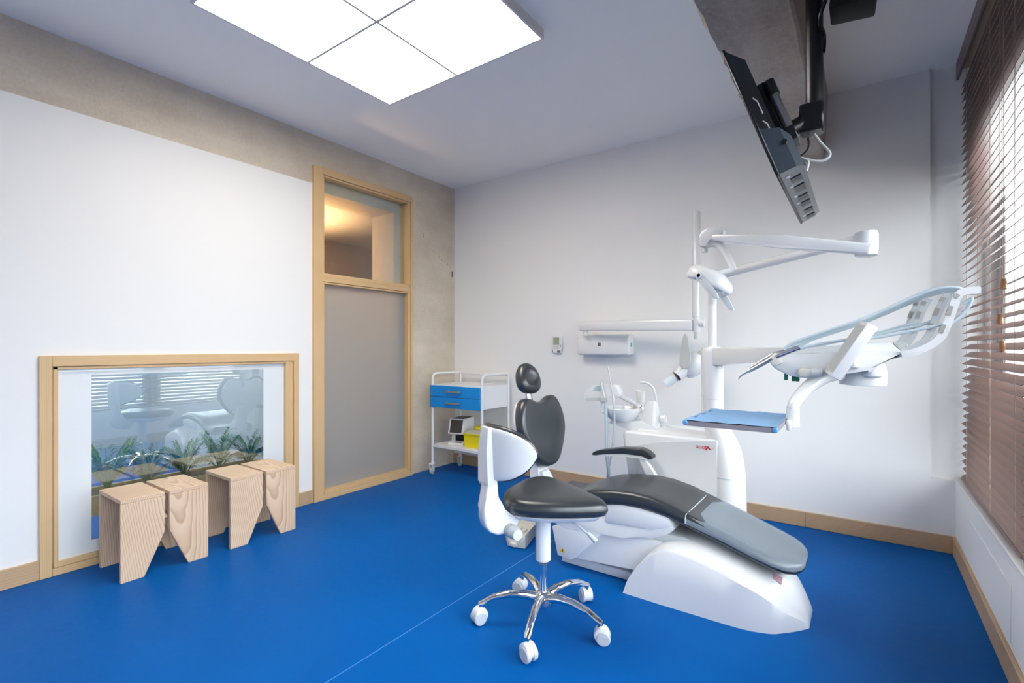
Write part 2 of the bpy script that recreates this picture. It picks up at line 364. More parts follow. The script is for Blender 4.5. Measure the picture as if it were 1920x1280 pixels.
# baseboards, each length a board of its own
def boards(name, segs):
    r = bpy.data.objects.new(name, None); COL.objects.link(r); r['kind'] = 'structure'
    for (x0, x1, y0, y1, ax) in segs: MB().rbox(x0, x1, y0, y1, 0, .102, .0025, 1).build('board', M_base[ax], r)
TB = .016
boards('baseboard_left', [(XL, XL + TB, YF, -.4, 1), (XL, XL + TB, -.398, .648, 1), (XL, XL + TB, 2.103, 2.222, 1)])
xj = Q(1509.5, 960, YB - TB).x
boards('baseboard_back', [(XL, -1.4, YB - TB, YB, 0), (-1.398, xj, YB - TB, YB, 0), (xj + .0015, XR - TB, YB - TB, YB, 0)])
boards('baseboard_right', [(XR - TB, XR, 1.6, YB, 1), (XR - TB, XR, YF, 1.598, 1)])
# ---- low interior window
w1 = bpy.data.objects.new('window_1', None); COL.objects.link(w1); w1['kind'] = 'structure'; w1.location = (XL, 1.37, 0)
FX = XL + .018
y0, y1, z0, z1 = .647, 2.103, 0.0, 1.176
MB().rbox(XL - .02, FX, y0, y0 + .052, z0, z1, .002, 1).build('frame_stile', M_oak[2], w1)
MB().rbox(XL - .02, FX, y1 - .042, y1, z0, z1, .002, 1).build('frame_stile', M_oak[2], w1)
MB().rbox(XL - .02, FX, y0 + .052, y1 - .042, z1 - .058, z1, .002, 1).build('frame_rail', M_oak[1], w1)
MB().rbox(XL - .02, FX, y0 + .052, y1 - .042, z0, .040, .002, 1).build('frame_rail', M_oak[1], w1)
MB().rbox(XL - .06, FX - .008, y0 + .056, y0 + .077, .042, z1 - .06, .002, 1).build('glazing_bead', M_oak[2], w1)
MB().rbox(XL - .06, FX - .004, y1 - .106, y1 - .082, .042, z1 - .06, .002, 1).build('glazing_bead', M_oak[2], w1)
MB().rbox(XL - .06, FX - .010, y1 - .082, y1 - .044, .042, z1 - .06, .002, 1).build('glazing_bead', M_oak[2], w1)
MB().rbox(XL - .06, FX - .002, y0 + .056, y1 - .044, .041, .068, .002, 1).build('glazing_bead', M_oak[1], w1)
MB().rbox(XL - .06, FX - .008, y0 + .056, y1 - .044, z1 - .076, z1 - .060, .002, 1).build('glazing_bead', M_oak[1], w1)
GX = XL - .012
MB().box(GX - .006, GX, y0 + .07, y1 - .09, .06, z1 - .07).build('glass_pane', M_glass, w1, smooth=False)
cy0, cy1, cz0, cz1 = .868, 1.842, .136, 1.064
for (a, b_, c_, d_) in ((y0 + .07, cy0, .06, z1 - .07), (cy1, y1 - .09, .06, z1 - .07), (cy0, cy1, .06, cz0), (cy0, cy1, cz1, z1 - .07)):
    MB().box(GX, GX + .0008, a, b_, c_, d_).build('frosted_film', M_film, w1, smooth=False)
MB().box(XL - .12, XL - .10, LW[0] - .02, LW[1] + .02, LW[2] - .02, LW[2]).build('frame_rail', M_oak[1], w1, smooth=False)
# ---- tall glazed frame
w2 = bpy.data.objects.new('window_2', None); COL.objects.link(w2); w2['kind'] = 'structure'; w2.location = (XL, 2.74, 0)
y0, y1, z1 = YD0, YD1, ZD; FX = XL + .028
MB().rbox(XL - .06, FX, y0, y0 + .075, 0, z1, .002, 1).build('frame_stile', M_oak[2], w2)
MB().rbox(XL - .06, FX, y1 - .030, y1, 0, z1, .002, 1).build('frame_stile', M_oak[2], w2)
MB().rbox(XL - .06, FX, y0 + .075, y1 - .030, z1 - .055, z1, .002, 1).build('frame_rail', M_oak[1], w2)
MB().rbox(XL - .06, FX, y0 + .075, y1 - .030, 0, .040, .002, 1).build('frame_rail', M_oak[1], w2)
MB().rbox(XL - .06, FX - .005, y0 + .075, y1 - .032, 1.745, 1.785, .002, 1).build('transom', M_oak[1], w2)
MB().rbox(XL - .05, FX - .012, y0 + .075, y1 - .034, 1.785, 1.815, .002, 1).build('transom', M_oak[1], w2)
for (a, b_) in ((.040, 1.745), (1.815, z1 - .055)):
    MB().rbox(XL - .06, FX - .012, y0 + .077, y0 + .098, a, b_, .002, 1).build('glazing_bead', M_oak[2], w2)
    MB().rbox(XL - .07, FX - .006, y1 - .062, y1 - .032, a, b_, .002, 1).build('glazing_bead', M_oak[2], w2)
    MB().rbox(XL - .06, FX - .012, y0 + .098, y1 - .062, b_ - .016, b_ - .001, .002, 1).build('glazing_bead', M_oak[1], w2)
MB().rbox(XL - .06, FX - .006, y0 + .098, y1 - .062, .041, .072, .002, 1).build('glazing_bead', M_oak[1], w2)
MB().box(XL - .036, XL - .03, y0 + .09, y1 - .05, 1.80, z1 - .05).build('clear_pane', M_glass2, w2, smooth=False)
MB().box(XL - .036, XL - .03, y0 + .09, y1 - .05, .06, 1.755).build('frosted_pane', M_frost, w2, smooth=False)
# ---- rooms behind the left wall
MB().box(-5.42, -5.3, 2.151, 5.4, 0, 2.52).build('wall_corridor', M_corr, smooth=False, kind='structure')
cw = MB(); cw.box(-5.3, XL - .3, 5.3, 5.4, 0, 2.52); cw.box(-6.4, XL - .1, 2.05, 2.15, 0, 2.9); cw.box(XC - .38, XC - .3, YB, 5.4, 0, 2.6)
cw.build('wall_corridor_end', M_corw, smooth=False, kind='structure')
cc = MB().box(-5.42, XC - .381, 2.151, 5.4, 2.52, 2.6).build('ceiling_corridor', M_corw, smooth=False, kind='structure')
MB().rbox(-4.95, -4.63, 2.95, 3.22, 2.517, 2.523, .002, 1).build('ceiling_hatch', M_corw, cc)
MB().box(-6.4, XL - .1, 2.05, 5.4, -.05, 0).build('floor_corridor', M_corr, smooth=False, kind='structure')
MB().box(-6.4, XL - .1, -1.0, 2.05, -.05, 0).build('floor_waiting_room', M_floor, smooth=False, kind='structure')
wa = MB(); wa.box(-6.4, -6.3, -1.0, 2.05, 0, 2.6); wa.box(-6.3, XL - .1, -1.0, -.9, 0, 2.6); wa.build('wall_waiting_room', M_rear, smooth=False, kind='structure')
MB().box(-6.4, XL - .1, -1.0, 2.05, 2.6, 2.7).build('ceiling_waiting_room', M_rear, smooth=False, kind='structure')
ld = bpy.data.lights.new('waiting_room_fill', 'POINT'); ld.energy = COOL_W; ld.color = (0.93, 0.97, 1.0); ld.shadow_soft_size = .08  # unseen fill light, added to brighten the room behind the low window
lo = bpy.data.objects.new('waiting_room_fill', ld); COL.objects.link(lo); lo.location = (-4.9, .3, 2.3)
ld = bpy.data.lights.new('corridor_uplight', 'SPOT'); ld.energy = WARM_W; ld.color = (1.0, 0.56, 0.25); ld.shadow_soft_size = .06; ld.spot_size = math.radians(125); ld.spot_blend = .8
lo = bpy.data.objects.new('corridor_uplight', ld); COL.objects.link(lo); lo.location = (-4.6, 2.45, 1.75); lo.rotation_euler = (PI, 0, 0)
# ---- street window and what lies outside
w3 = bpy.data.objects.new('window_3', None); COL.objects.link(w3); w3['kind'] = 'structure'; w3.location = (XR + .2, 1.5, SILL)
xw = XR + .17
for (a, b_) in ((3.77, 3.84), (3.66, 3.72), (.80, .87), (-.75, -.68)): MB().rbox(xw, xw + .06, a, b_, SILL, 2.36, .004, 1).build('window_stile', M_alu, w3)
for (a, b_) in ((SILL, SILL + .06), (2.30, 2.36), (1.02, 1.06)): MB().rbox(xw + .005, xw + .055, -.75, 3.84, a, b_, .004, 1).build('window_rail', M_alu, w3)
MB().box(xw + .01, xw + .05, 3.725, 3.765, SILL, 2.36).build('window_gasket', M_jamb, w3, smooth=False)
MB().rbox(xw - .02, xw + .07, 2.43, 2.61, SILL, 2.36, .004, 1).build('window_mullion', mat('brown_mullion', (.12, .085, .07), .5), w3)
for (a, b_) in ((2.61, 3.66), (.87, 2.43), (-.68, .80)): MB().box(xw + .028, xw + .032, a, b_, SILL + .06, 2.30).build('glass_pane', M_glassx, w3, smooth=False)
MB().box(XR + .3, 30, -25, 30, -.35, -.3).build('floor_street', M_pave, smooth=False, kind='structure')

# ================================================================== CEILING LUMINAIRE
X0, X1, Y0, Y1 = -2.592, -1.372, 1.002, 2.208; ZB = H - .05
t = thing('ceiling_light', 'large square surface-mounted ceiling light of four glowing panels', 'ceiling light', ((X0 + X1) / 2, (Y0 + Y1) / 2, H))
hb = MB()
for (a, b_, c_, d_) in ((X0, X0 + .012, Y0, Y1), (X1 - .012, X1, Y0, Y1), (X0 + .012, X1 - .012, Y0, Y0 + .012), (X0 + .012, X1 - .012, Y1 - .012, Y1)): hb.box(a, b_, c_, d_, ZB, H)
hb.build('housing', M_ledfr, t, smooth=False)
xm, ym = (X0 + X1) / 2, (Y0 + Y1) / 2
MB().box(xm - .007, xm + .007, Y0 + .012, Y1 - .012, ZB + .001, H).build('divider', M_ledfr, t, smooth=False)
MB().box(X0 + .012, xm - .007, ym - .007, ym + .007, ZB + .001, H).build('divider', M_ledfr, t, smooth=False)
MB().box(xm + .007, X1 - .012, ym - .007, ym + .007, ZB + .001, H).build('divider', M_ledfr, t, smooth=False)
for (a, b_) in ((X0 + .012, xm - .007), (xm + .007, X1 - .012)):
    for (c_, d_) in ((Y0 + .012, ym - .007), (ym + .007, Y1 - .012)): MB().box(a + .002, b_ - .002, c_ + .002, d_ - .002, ZB + .002, ZB + .012).build('diffuser', M_led, t, smooth=False)

# ================================================================== VENETIAN BLINDS
TILT = math.radians(34); XS = XR + .046
def blind(ya, yb, label, cords, tassels):
    t = thing('venetian_blind', label, 'window blind', (XS, (ya + yb) / 2, SILL), 'venetian blinds at the street window')
    MB().rbox(XR + .002, XR + .014, ya, yb, H - .105, H - .002, .003, 1).build('valance', M_slat, t)
    MB().box(XR + .02, XR + .075, ya + .01, yb - .01, H - .05, H - .004).build('head_rail', M_cord, t, smooth=False)
    n = 53; zs = [SILL + .052 + i * .0437 for i in range(n)]
    proto = MB()
    M = Matrix.Rotation(-TILT, 4, 'Y')
    proto.rbox(-.025, .025, -(yb - ya) / 2 + .015, (yb - ya) / 2 - .015, -.0014, .0014, .0008, 1, M)
    for i, z in enumerate(zs):
        if i == 0: o = proto.build('slat', M_slat, t, smooth=False); me = o.data
        else: o = bpy.data.objects.new('slat', me); COL.objects.link(o); attach(o, t)
        o.location = (XS + .003 * math.sin(i * 1.7), (ya + yb) / 2, z)
    MB().rbox(XS - .024, XS + .024, ya + .015, yb - .015, SILL + .016, SILL + .034, .004, 1).build('bottom_rail', M_slat, t)
    for yc in cords:
        for dx in (-.0225, .0225):
            MB().tube([(XS + dx, yc, SILL + .03), (XS + dx, yc, H - .05)], .0011, 5).build('ladder_cord', M_cord, t)
    for (yc, zc) in tassels:
        xx = XR + .006
        o = MB().tube([(xx, yc, zc), (xx, yc, H - .06)], .001, 5).build('pull_cord', M_cord, t)
        MB().lathe([(.003, .022), (.0085, .02), (.0105, -.024), (.004, -.026)], (xx, yc, zc - .02), 10).build('tassel', M_tassel, o)
tz = lambda px, py: (lambda q: (q.y, q.z))(QX(px, py, XR + .006))
blind(2.522, 3.885, 'brown slatted venetian blind at the window end next to the back wall', (3.70, 3.08, 2.63), [])
blind(-.70, 2.515, 'long brown slatted venetian blind beyond the joint away from the back wall', (2.42, 1.7, 1.0, .25, -.5), [])
t2 = [o for o in bpy.data.objects if o.name.startswith('venetian_blind')][0]
for (px, py) in ((1882, 531), (1875, 597), (1879, 648)):
    yc, zc = tz(px, py); xx = XR + .006
    o = MB().tube([(xx, yc, zc), (xx, yc, H - .06)], .001, 5).build('pull_cord', M_cord, t2)
    MB().lathe([(.003, .020), (.0085, .018), (.0105, -.022), (.004, -.024)], (xx, yc, zc), 10).build('tassel', M_tassel, o)

# ================================================================== WOODEN STOOLS
def fir_stool():
    """two bent-looking halves of fir board, open ends towards +-y, held by a short connector; local origin at floor centre"""
    r = thing('wooden_stool', '', 'stool')
    hw, dep, ht, th = .2085, .17, .43, .022       # half length y, half depth x, height, board
    for s in (-1, 1):
        ya, yb = (s * .011, s * hw); lo, hi = min(ya, yb), max(ya, yb)
        top = MB().rbox(-dep, dep, lo, hi, ht - th, ht, .0025, 1).build('seat_board', M_fir[0], r)
        for sx in (-1, 1):
            pts = [(s * hw, 0), (s * hw, ht - th), (s * .011, ht - th), (s * .011, .215), (s * .105, 0)]
            x0 = dep - th if sx > 0 else -dep
            MB().prism(pts, th, .002, 1, MYZ(x0)).build('leg_board', M_fir[2], r)
    MB().box(-dep + .05, dep - .05, -.0105, .0105, ht - .065, ht - .03).build('connector', M_fir[0], r, smooth=False)
    MB().box(-dep + .03, dep - .03, -.0105, .0105, .28, .296).build('connector', M_fir[0], r, smooth=False)
    return r
s1 = fir_stool(); s1.location = (-3.276, 1.088, 0); s1['label'] = 'pale fir split stool in front of the frosted border away from the tall glazing'
s2 = copy_tree(s1); s2.location = (-3.270, 1.625, 0); s2.rotation_euler = (0, 0, 0); s2['label'] = 'pale fir split stool nearer to the tall wood-framed glazing'
for o in (s1, s2): o['group'] = 'fir stools under the low window'

# ================================================================== PLANTS BEHIND THE LOW WINDOW
t = thing('planter_trough', 'long wooden planter trough behind the low window glass', 'planter', (-3.82, 1.4, .0))
pb = MB(); pb.box(-3.96, -3.70, .80, 1.99, .22, .245)
pb.build('bottom_board', M_oak[1], t, smooth=False)
for (a, b_) in ((-3.96, -3.94), (-3.72, -3.70)): MB().box(a, b_, .80, 1.99, .245, .338).build('side_board', M_oak[1], t, smooth=False)
for (a, b_) in ((.80, .82), (1.97, 1.99)): MB().box(-3.94, -3.72, a, b_, .245, .338).build('end_board', M_oak[0], t, smooth=False)
for yy in (.83, 1.94): MB().box(-3.93, -3.73, yy, yy + .03, 0, .22).build('foot', M_oak[2], t, smooth=False)
MB().box(-3.938, -3.722, .822, 1.968, .247, .322).build('soil', M_soil, t, smooth=False)
def palm(x, y, ht, nfr, spread, label, seed, m):
    rnd = random.Random(seed); t = thing('potted_palm', label, 'plant', (x, y, .322), 'small palms behind the low window'); nfr = int(nfr * 1.5)
    for k in range(nfr):
        az = 2.4 * k + rnd.uniform(-.3, .3); short = k % 2; L = ht * (rnd.uniform(.85, 1.15) if not short else rnd.uniform(.45, .7)); lean = (spread * rnd.uniform(.5, 1.0)) * (1.0 if not short else 1.5)
        pth = []
        for i in range(9):
            u = i / 8; pth.append(Vector((x + math.cos(az) * .6 * lean * L * u ** 1.3, y + math.sin(az) * lean * .95 * L * u ** 1.3, .322 + L * (u - .30 * lean * u * u))))
        fr = MB().tube(pth, [.0028 - .0018 * i / 8 for i in range(9)], 5).build('stem', m, t)
        lf = MB()
        for i in range(3, 9):
            for s_ in (-1, 1):
                for q in (0, .33, .66):
                    if i == 8 and q: continue
                    p = pth[i] if q == 0 else pth[i].lerp(pth[min(i + 1, 8)], q)
                    tg = (pth[min(i + 1, 8)] - pth[i - 1]).normalized(); side = tg.cross(Vector((0, 0, 1))).normalized() * s_
                    ll = ht * .44 * (1 - abs(i - 4.5) / 7); d = (side * .8 + tg * .75 + Vector((0, 0, rnd.uniform(-.15, .2)))).normalized()
                    wv = d.cross(Vector((0, 0, 1)));  wv = wv.normalized() * .0038 if wv.length > .01 else Vector((.0038, 0, 0))
                    tip = p + d * ll + Vector((0, 0, -.38 * ll)); mid = p + d * ll * .5 + Vector((0, 0, .02 * ll))
                    lf.add([p, mid + wv, tip, mid - wv, mid + Vector((0, 0, -.001))], [(0, 1, 2, 3)])
        lf.build('leaflets', m, fr, smooth=False)['kind'] = 'stuff'
palm(-3.80, 1.01, .31, 12, .55, 'small feathery palm with a tall upright frond at the planter end', 1, M_leaf2)
palm(-3.81, 1.22, .25, 12, .60, 'small dark palm second along the planter from its far end', 2, M_leaf)
palm(-3.80, 1.43, .25, 13, .55, 'small dense green palm in the middle of the planter', 3, M_leaf)
palm(-3.81, 1.66, .28, 12, .60, 'small palm with fanned fronds behind the second stool', 4, M_leaf2)
palm(-3.80, 1.87, .25, 11, .62, 'small drooping palm at the planter end next to the tall glazing', 5, M_leaf)

# ================================================================== TROLLEY
tx0, tx1, ty0, ty1 = -3.372, -2.760, 3.40, 3.80
t = thing('instrument_trolley', 'white metal trolley with two blue drawers beside the concrete column', 'trolley', ((tx0 + tx1) / 2, (ty0 + ty1) / 2, 0))
R_ = .0125
def caster(x, y, z, r, w, parent, dirv=(0, -1)):
    """fork with twin cheeks, wheel; z is the underside of the leg"""
    f = MB(); f.lathe([(.014, z - .018), (.016, z - .016), (.016, z + .012), (.012, z + .014)], (x, y, 0), 12)
    fo = f
    d = Vector((dirv[0], dirv[1], 0)).normalized(); sd = Vector((-d.y, d.x, 0)); off = d * .012
    M = frame((x + off.x, y + off.y, r), sd, (0, 0, 1))
    for s_ in (-1, 1): fo.prism([(-.003, .000), (.003, .000), (.003, z - r - .006), (-.003, z - r - .006)], r * 1.1, .002, 1, M @ Matrix.Translation((s_ * (w / 2 + .006), 0, -r * .55)))
    fo.rbox(-(w / 2 + .010), w / 2 + .010, z - r - .018, z - r - .004, -r * .75, r * .75, .003, 1, M)
    fork = fo.build('caster_fork', M_white2, parent)
    Wm = frame((x + off.x, y + off.y, r), d, (0, 0, 1))
    wl_ = MB().lathe([(r * .6, -w / 2), (r * .92, -w / 2), (r, -w / 4), (r, w / 4), (r * .92, w / 2), (r * .6, w / 2)], seg=18, M=Wm)
    wl_.build('caster_wheel', M_grey, fork)
for x in (tx0, tx1):
    pth = smooth_path([(x, ty0, .112), (x, ty0, .5), (x, ty0, .90), (x, ty0 + .008, .945), (x, ty0 + .045, .968), (x, ty0 + .2, .968), (x, ty1 - .02, .968)], 5)
    MB().tube(pth, R_, 10).build('side_rail', M_white2, t)
    MB().tube([(x, ty1, .112), (x, ty1, .968)], R_, 10).build('leg', M_white2, t)
    for y in (ty0, ty1): caster(x, y, .112, .032, .022, t, (0.25, -1))
MB().tube([(tx0, ty1, .955), (tx1, ty1, .955)], .009, 8).build('rear_rail', M_white2, t)
MB().rbox(tx0 + .010, tx1 - .010, ty0 - .005, ty1, .655, .868, .003, 1).build('drawer_case', M_white2, t)
for (a, b_) in ((.757, .858), (.652, .753)):
    d_ = MB().rbox(tx0 - .012, tx1 - .006, ty0 - .026, ty0 - .006, a, b_, .002, 1).build('drawer', M_blue, t)
    xm = (tx0 + tx1) / 2 - .01; zc = (a + b_) / 2
    hd = MB(); hd.rbox(xm - .075, xm + .075, ty0 - .056, ty0 - .046, zc - .009, zc + .009, .003, 1)
    for s_ in (-1, 1): hd.rbox(xm + s_ * .075 - .009, xm + s_ * .075 + .009, ty0 - .058, ty0 - .026, zc - .010, zc + .010, .003, 1)
    hd.build('handle', M_handle, d_)
MB().rbox(tx0 + .005, tx1 - .005, ty0 - .005, ty1, .262, .290, .003, 1).build('lower_shelf', M_white2, t)
# things on the lower shelf
zs_ = .2905
t = thing('capsule_mixer', 'white tabletop mixing device with dark slanted window on the trolley shelf', 'dental device', (-3.18, 3.55, zs_))
A = [(-.14, 0), (.10, 0), (.10, .245), (-.10, .245), (-.14, .105), (-.055, .092), (-.055, .025), (-.14, .018)]
MB().prism(A, .165, .004, 2, Matrix.Translation((-3.26, 3.59, zs_)) @ Matrix.Rotation(.25, 4, 'Z') @ Matrix(((0, 0, 1, 0), (1, 0, 0, 0), (0, 1, 0, 0), (0, 0, 0, 1)))).build('body', M_white2, t)
Mm = Matrix.Translation((-3.26, 3.59, zs_)) @ Matrix.Rotation(.25, 4, 'Z') @ Matrix(((0, 0, 1, 0), (1, 0, 0, 0), (0, 1, 0, 0), (0, 0, 0, 1)))
MB().add([Vector((-.1395, .118, .02)), Vector((-.1045, .236, .02)), Vector((-.1045, .236, .145)), Vector((-.1395, .118, .145)), Vector((-.1425, .118, .02)), Vector((-.1075, .236, .02)), Vector((-.1075, .236, .145)), Vector((-.1425, .118, .145))], [(0, 1, 2, 3), (4, 5, 6, 7), (0, 1, 5, 4), (2, 3, 7, 6), (1, 2, 6, 5), (0, 3, 7, 4)], Mm).build('window', mat('smoked_window', (0.05, 0.045, 0.04), 0.12), t, smooth=False)
MB().box(-.058, -.0545, .028, .09, .04, .13, Mm).build('slot', M_black, t, smooth=False)
MB().box(-.115, -.056, .0185, .0225, .04, .13, Mm).build('slot_plate', M_black, t, smooth=False)
MB().box(-.085, .085, .2452, .250, .03, .14, Mm).build('top_plate', M_black, t, smooth=False)
t = thing('sharps_container', 'yellow sharps container with translucent lid on the trolley shelf', 'container', (-2.92, 3.56, zs_))
def taper(x0, x1, y0, y1, z0, z1, k): # box wider at the top
    cx_, cy_ = (x0 + x1) / 2, (y0 + y1) / 2
    lo = [(cx_ + (x - cx_) * k, cy_ + (y - cy_) * k, z0) for x, y in ((x0, y0), (x1, y0), (x1, y1), (x0, y1))]
    return [lo, [(x0, y0, z1), (x1, y0, z1), (x1, y1, z1), (x0, y1, z1)]]
MB().loft(taper(-3.03, -2.80, 3.46, 3.68, zs_, .412, .93)).build('body', M_yellow, t)
MB().rbox(-3.04, -2.79, 3.45, 3.69, .412, .422, .003, 1).build('rim', M_yellow, t)
MB().loft([[(-3.035, 3.455, .422), (-2.795, 3.455, .422), (-2.795, 3.685, .422), (-3.035, 3.685, .422)], [(-2.99, 3.50, .452), (-2.84, 3.50, .452), (-2.84, 3.66, .452), (-2.99, 3.66, .452)]]).build('lid', M_lid, t, smooth=False)
MB().lathe([(.07, .452), (.075, .454), (.075, .474), (.068, .478), (.001, .478)], (-2.915, 3.59, 0), 20).build('cap', M_yellow, t)
MB().box(-2.804, -2.7955, 3.52, 3.63, .33, .39).build('label_sticker', mat('pale_sticker', (.62, .50, .36), .6), t, smooth=False)
cbp = smooth_path([(-3.22, 3.845, .26), (-3.10, 3.85, .20), (-3.04, 3.85, .155), (-2.98, 3.85, .255), (-2.92, 3.85, .19), (-2.84, 3.83, .09), (-2.86, 3.80, .012), (-2.95, 3.79, .008), (-3.02, 3.80, .007)], 6)
tag(MB().tube(cbp, .0035, 6).build('power_cable', M_black), 'thin black power cable dangling behind the trolley', 'cable')

# ================================================================== WALL ITEMS ON THE BACK WALL
w = QX
def bw(px, py, off=0.0): q = Q(px, py, YB - off); return q.x, q.z
t = thing('wall_controller', 'small white controller with green display hung in a wall holder', 'wall controller', (bw(1045, 650)[0], YB, bw(1045, 650)[1]))
(x0, z1), (x1, z0) = bw(1036, 629), bw(1056, 662)
MB().rbox(x0, x1, YB - .022, YB - .0005, z0 + .03, z1, .006, 2).build('body', M_white, t)
MB().box(x0 + .022, x1 - .030, YB - .0232, YB - .0215, z1 - .085, z1 - .018).build('display', M_lcd, t, smooth=False)
MB().box(x0 + .025, x1 - .032, YB - .0232, YB - .0215, z1 - .135, z1 - .09).build('keypad', M_lgrey, t, smooth=False)
MB().box(x1 - .022, x1 - .014, YB - .0232, YB - .0215, z1 - .105, z1 - .085).build('mark', M_dgrey, t, smooth=False)
MB().rbox(x0 + .02, x1 - .012, YB - .03, YB - .0005, z0, z0 + .034, .006, 2).build('holder', M_white, t)
MB().box(x1 - .045, x1 - .014, YB - .0312, YB - .0295, z0 + .006, z0 + .026).build('grip', M_dgrey, t, smooth=False)
MB().box(x0 + .016, x0 + .022, YB - .0285, YB - .005, z0 + .006, z0 + .026).build('grip', M_dgrey, t, smooth=False)

# x-ray arm
t = thing('xray_unit', 'white wall-mounted dental x-ray with folded arm and hanging tubehead', 'x-ray unit', (-1.8, YB, 1.24))
(x0, z1), (x1, z0) = bw(1082, 628, .11), bw(1180, 666, .11)
MB().rbox(x0, x1, YB - .115, YB - .0005, z0, z1, .018, 3).build('control_box', M_white, t)
xm, zm = bw(1123.5, 645.5, .116)
MB().box(xm - .014, xm + .014, YB - .1165, YB - .1145, zm - .014, zm + .014).build('badge', M_dgrey, t, smooth=False)
MB().box(x1 - .001, x1 + .002, YB - .08, YB - .06, zm - .02, zm + .012).build('side_button', mat('teal_button', (.05, .35, .28), .4), t, smooth=False)
YX = 3.60
pa, pb_ = Q(1092, 611, YB - .17), Q(1300, 609.5, YX)
A = frame(pa, pb_ - pa, (0, 0, 1)); L = (pb_ - pa).length
MB().rbox(-.02, L, -.040, .040, -.035, .035, .012, 2, A).build('horizontal_arm', M_white, t)
MB().tube([(pa.x + .03, YB - .17, pa.z - .04), (pa.x + .03, YB - .17, z1 - .005)], .022, 14).build('pivot', M_white, t)
px_ = Q(1305.5, 600, YX).x
zt, zj = Q(1305.5, 396, YX).z, Q(1305.5, 594, YX).z
MB().tube([(px_, YX, zj), (px_, YX, zt - .01), (px_, YX, zt)], [.0275, .0275, .022], 16).build('scissor_arm', M_white, t)
MB().tube([(px_, YX, zj - .004), (px_, YX, zj + .012)], .0255, 16).build('joint_ring', M_lgrey, t)
zk = Q(1305, 621, YX).z
MB().tube([(px_ + .002, YX, zj - .004), (px_ + .004, YX, zk), (px_ + .004, YX, zk - .008)], [.024, .025, .022], 16).build('knuckle', M_white, t)
MB().tube([(px_ + .02, YX, zk + .06), (px_ + .055, YX, zk + .06)], .03, 14).build('knuckle_cap', M_white, t)
MB().tube([(px_ + .004, YX, zk - .004), (px_ + .004, YX, zk - .055)], .021, 14).build('collar', M_lgrey, t)
# tubehead
hc = Q(1291, 684, YX - .02)
MB().prism(smooth_closed([(lambda q: (q.x, q.z))(Q(a, b_, YX)) for a, b_ in ((1294, 627), (1299, 640), (1303, 672), (1301, 686), (1293, 691), (1285, 687), (1283, 676), (1287, 645), (1290, 630))], 4), .022, .004, 1, MXZ(YX - .115)).build('yoke', M_grey, t)
Hm = Matrix.Translation(hc)
rings = []
for (k, r_) in ((-.085, .02), (-.08, .05), (-.055, .072), (-.02, .08), (.03, .078), (.07, .066), (.095, .05), (.10, .02)): rings.append((r_, k))
ax = (Q(1258, 712, YX - .05) - hc).normalized()
MB().lathe(rings, seg=24, M=frame(hc + Vector((.03, .03, .005)), ax.cross(Vector((0, 1, 0))), ax.cross(ax.cross(Vector((0, 1, 0)))))).build('tubehead', M_white, t)
e0 = hc + ax * .045; e1 = Q(1269, 704.5, YX - .06); e2 = Q(1248, 719, YX - .08)
MB().tube([e0, e1], [.055, .040], 20).build('cone_neck', M_white, t)
MB().tube([e1, e1 + (e2 - e1) * .06], [.041, .041], 20).build('cone_ring', mat('dark_red_ring', (.10, .02, .02), .4), t)
MB().tube([e1 + (e2 - e1) * .06, e2], [.034, .032], 20, caps=True).build('cone', mat('pale_cone', (.68, .76, .80), .25), t)
MB().tube([hc + Vector((.05, .02, .05)), hc + Vector((.095, .02, .09))], .028, 14).build('rear_boss', M_lgrey, t)

# ================================================================== DENTAL CHAIR (long axis along x, feet towards the window)
YC = 2.575
ch = thing('dental_chair', 'reclining dental chair with black upholstery on a white base', 'dental chair', (-.75, YC, 0))
def slab(name, pts, ya, yb, m, bev=.012, parent=ch, seg=2): return MB().prism(pts, yb - ya, bev, seg, MXZ(ya)).build(name, m, parent)
# foot shell ("boot"): cross-sections along x
def interp(x, tab):
    for (xa, a), (xb, b_) in zip(tab, tab[1:]):
        if x <= xb: u = max(0, (x - xa) / (xb - xa)); return tuple(p + (q - p) * u for p, q in zip(a, b_)) if isinstance(a, tuple) else a + (b_ - a) * u
    return tab[-1][1]
shoulder = [(-.970, .004), (-.955, .055), (-.93, .105), (-.885, .165), (-.84, .218), (-.79, .252), (-.72, .264), (-.631, .252), (-.538, .230), (-.449, .203), (-.38, .176), (-.33, .148), (-.30, .115), (-.27, .085), (-.23, .055), (-.195, .02), (-.188, .004)]
crown = [(-.970, .006), (-.955, .065), (-.93, .115), (-.885, .178), (-.84, .235), (-.79, .275), (-.72, .305), (-.63, .320), (-.538, .300), (-.449, .270), (-.38, .240), (-.30, .205), (-.26, .165), (-.23, .125), (-.205, .07), (-.192, .03), (-.188, .006)]
halfw = [(-.970, .272), (-.79, .275), (-.45, .272), (-.38, .262), (-.33, .245), (-.30, .225), (-.25, .175), (-.21, .125), (-.192, .10), (-.188, .09)]
rings = []
xs = [-.970, -.962, -.955, -.94, -.92, -.885, -.86, -.82, -.79, -.75, -.70, -.63, -.57, -.50, -.44, -.39, -.35, -.32, -.30, -.28, -.26, -.24, -.22, -.208, -.198, -.192, -.188]
for x in xs:
    s_, c_, w_ = interp(x, shoulder), interp(x, crown), interp(x, halfw)
    c_ = max(c_, s_ + .001)
    pr = [(-w_, 0), (-w_ + .004, s_ * .5), (-w_ + .008, s_ * .96), (-w_ + .014, s_), (-w_ * .82, s_ + (c_ - s_) * .35), (-w_ * .62, s_ + (c_ - s_) * .75), (-w_ * .40, c_)]
    pr = pr + [(-a, b_) for a, b_ in pr[::-1]]
    rings.append([(x, YC + a, b_) for a, b_ in pr])
MB().loft(rings).build('foot_shell', M_white, ch, angle=34)
stq = MB(); M = frame((-.307, YC - .123, .195), (0, 1, .43), (-1, 0, .5))
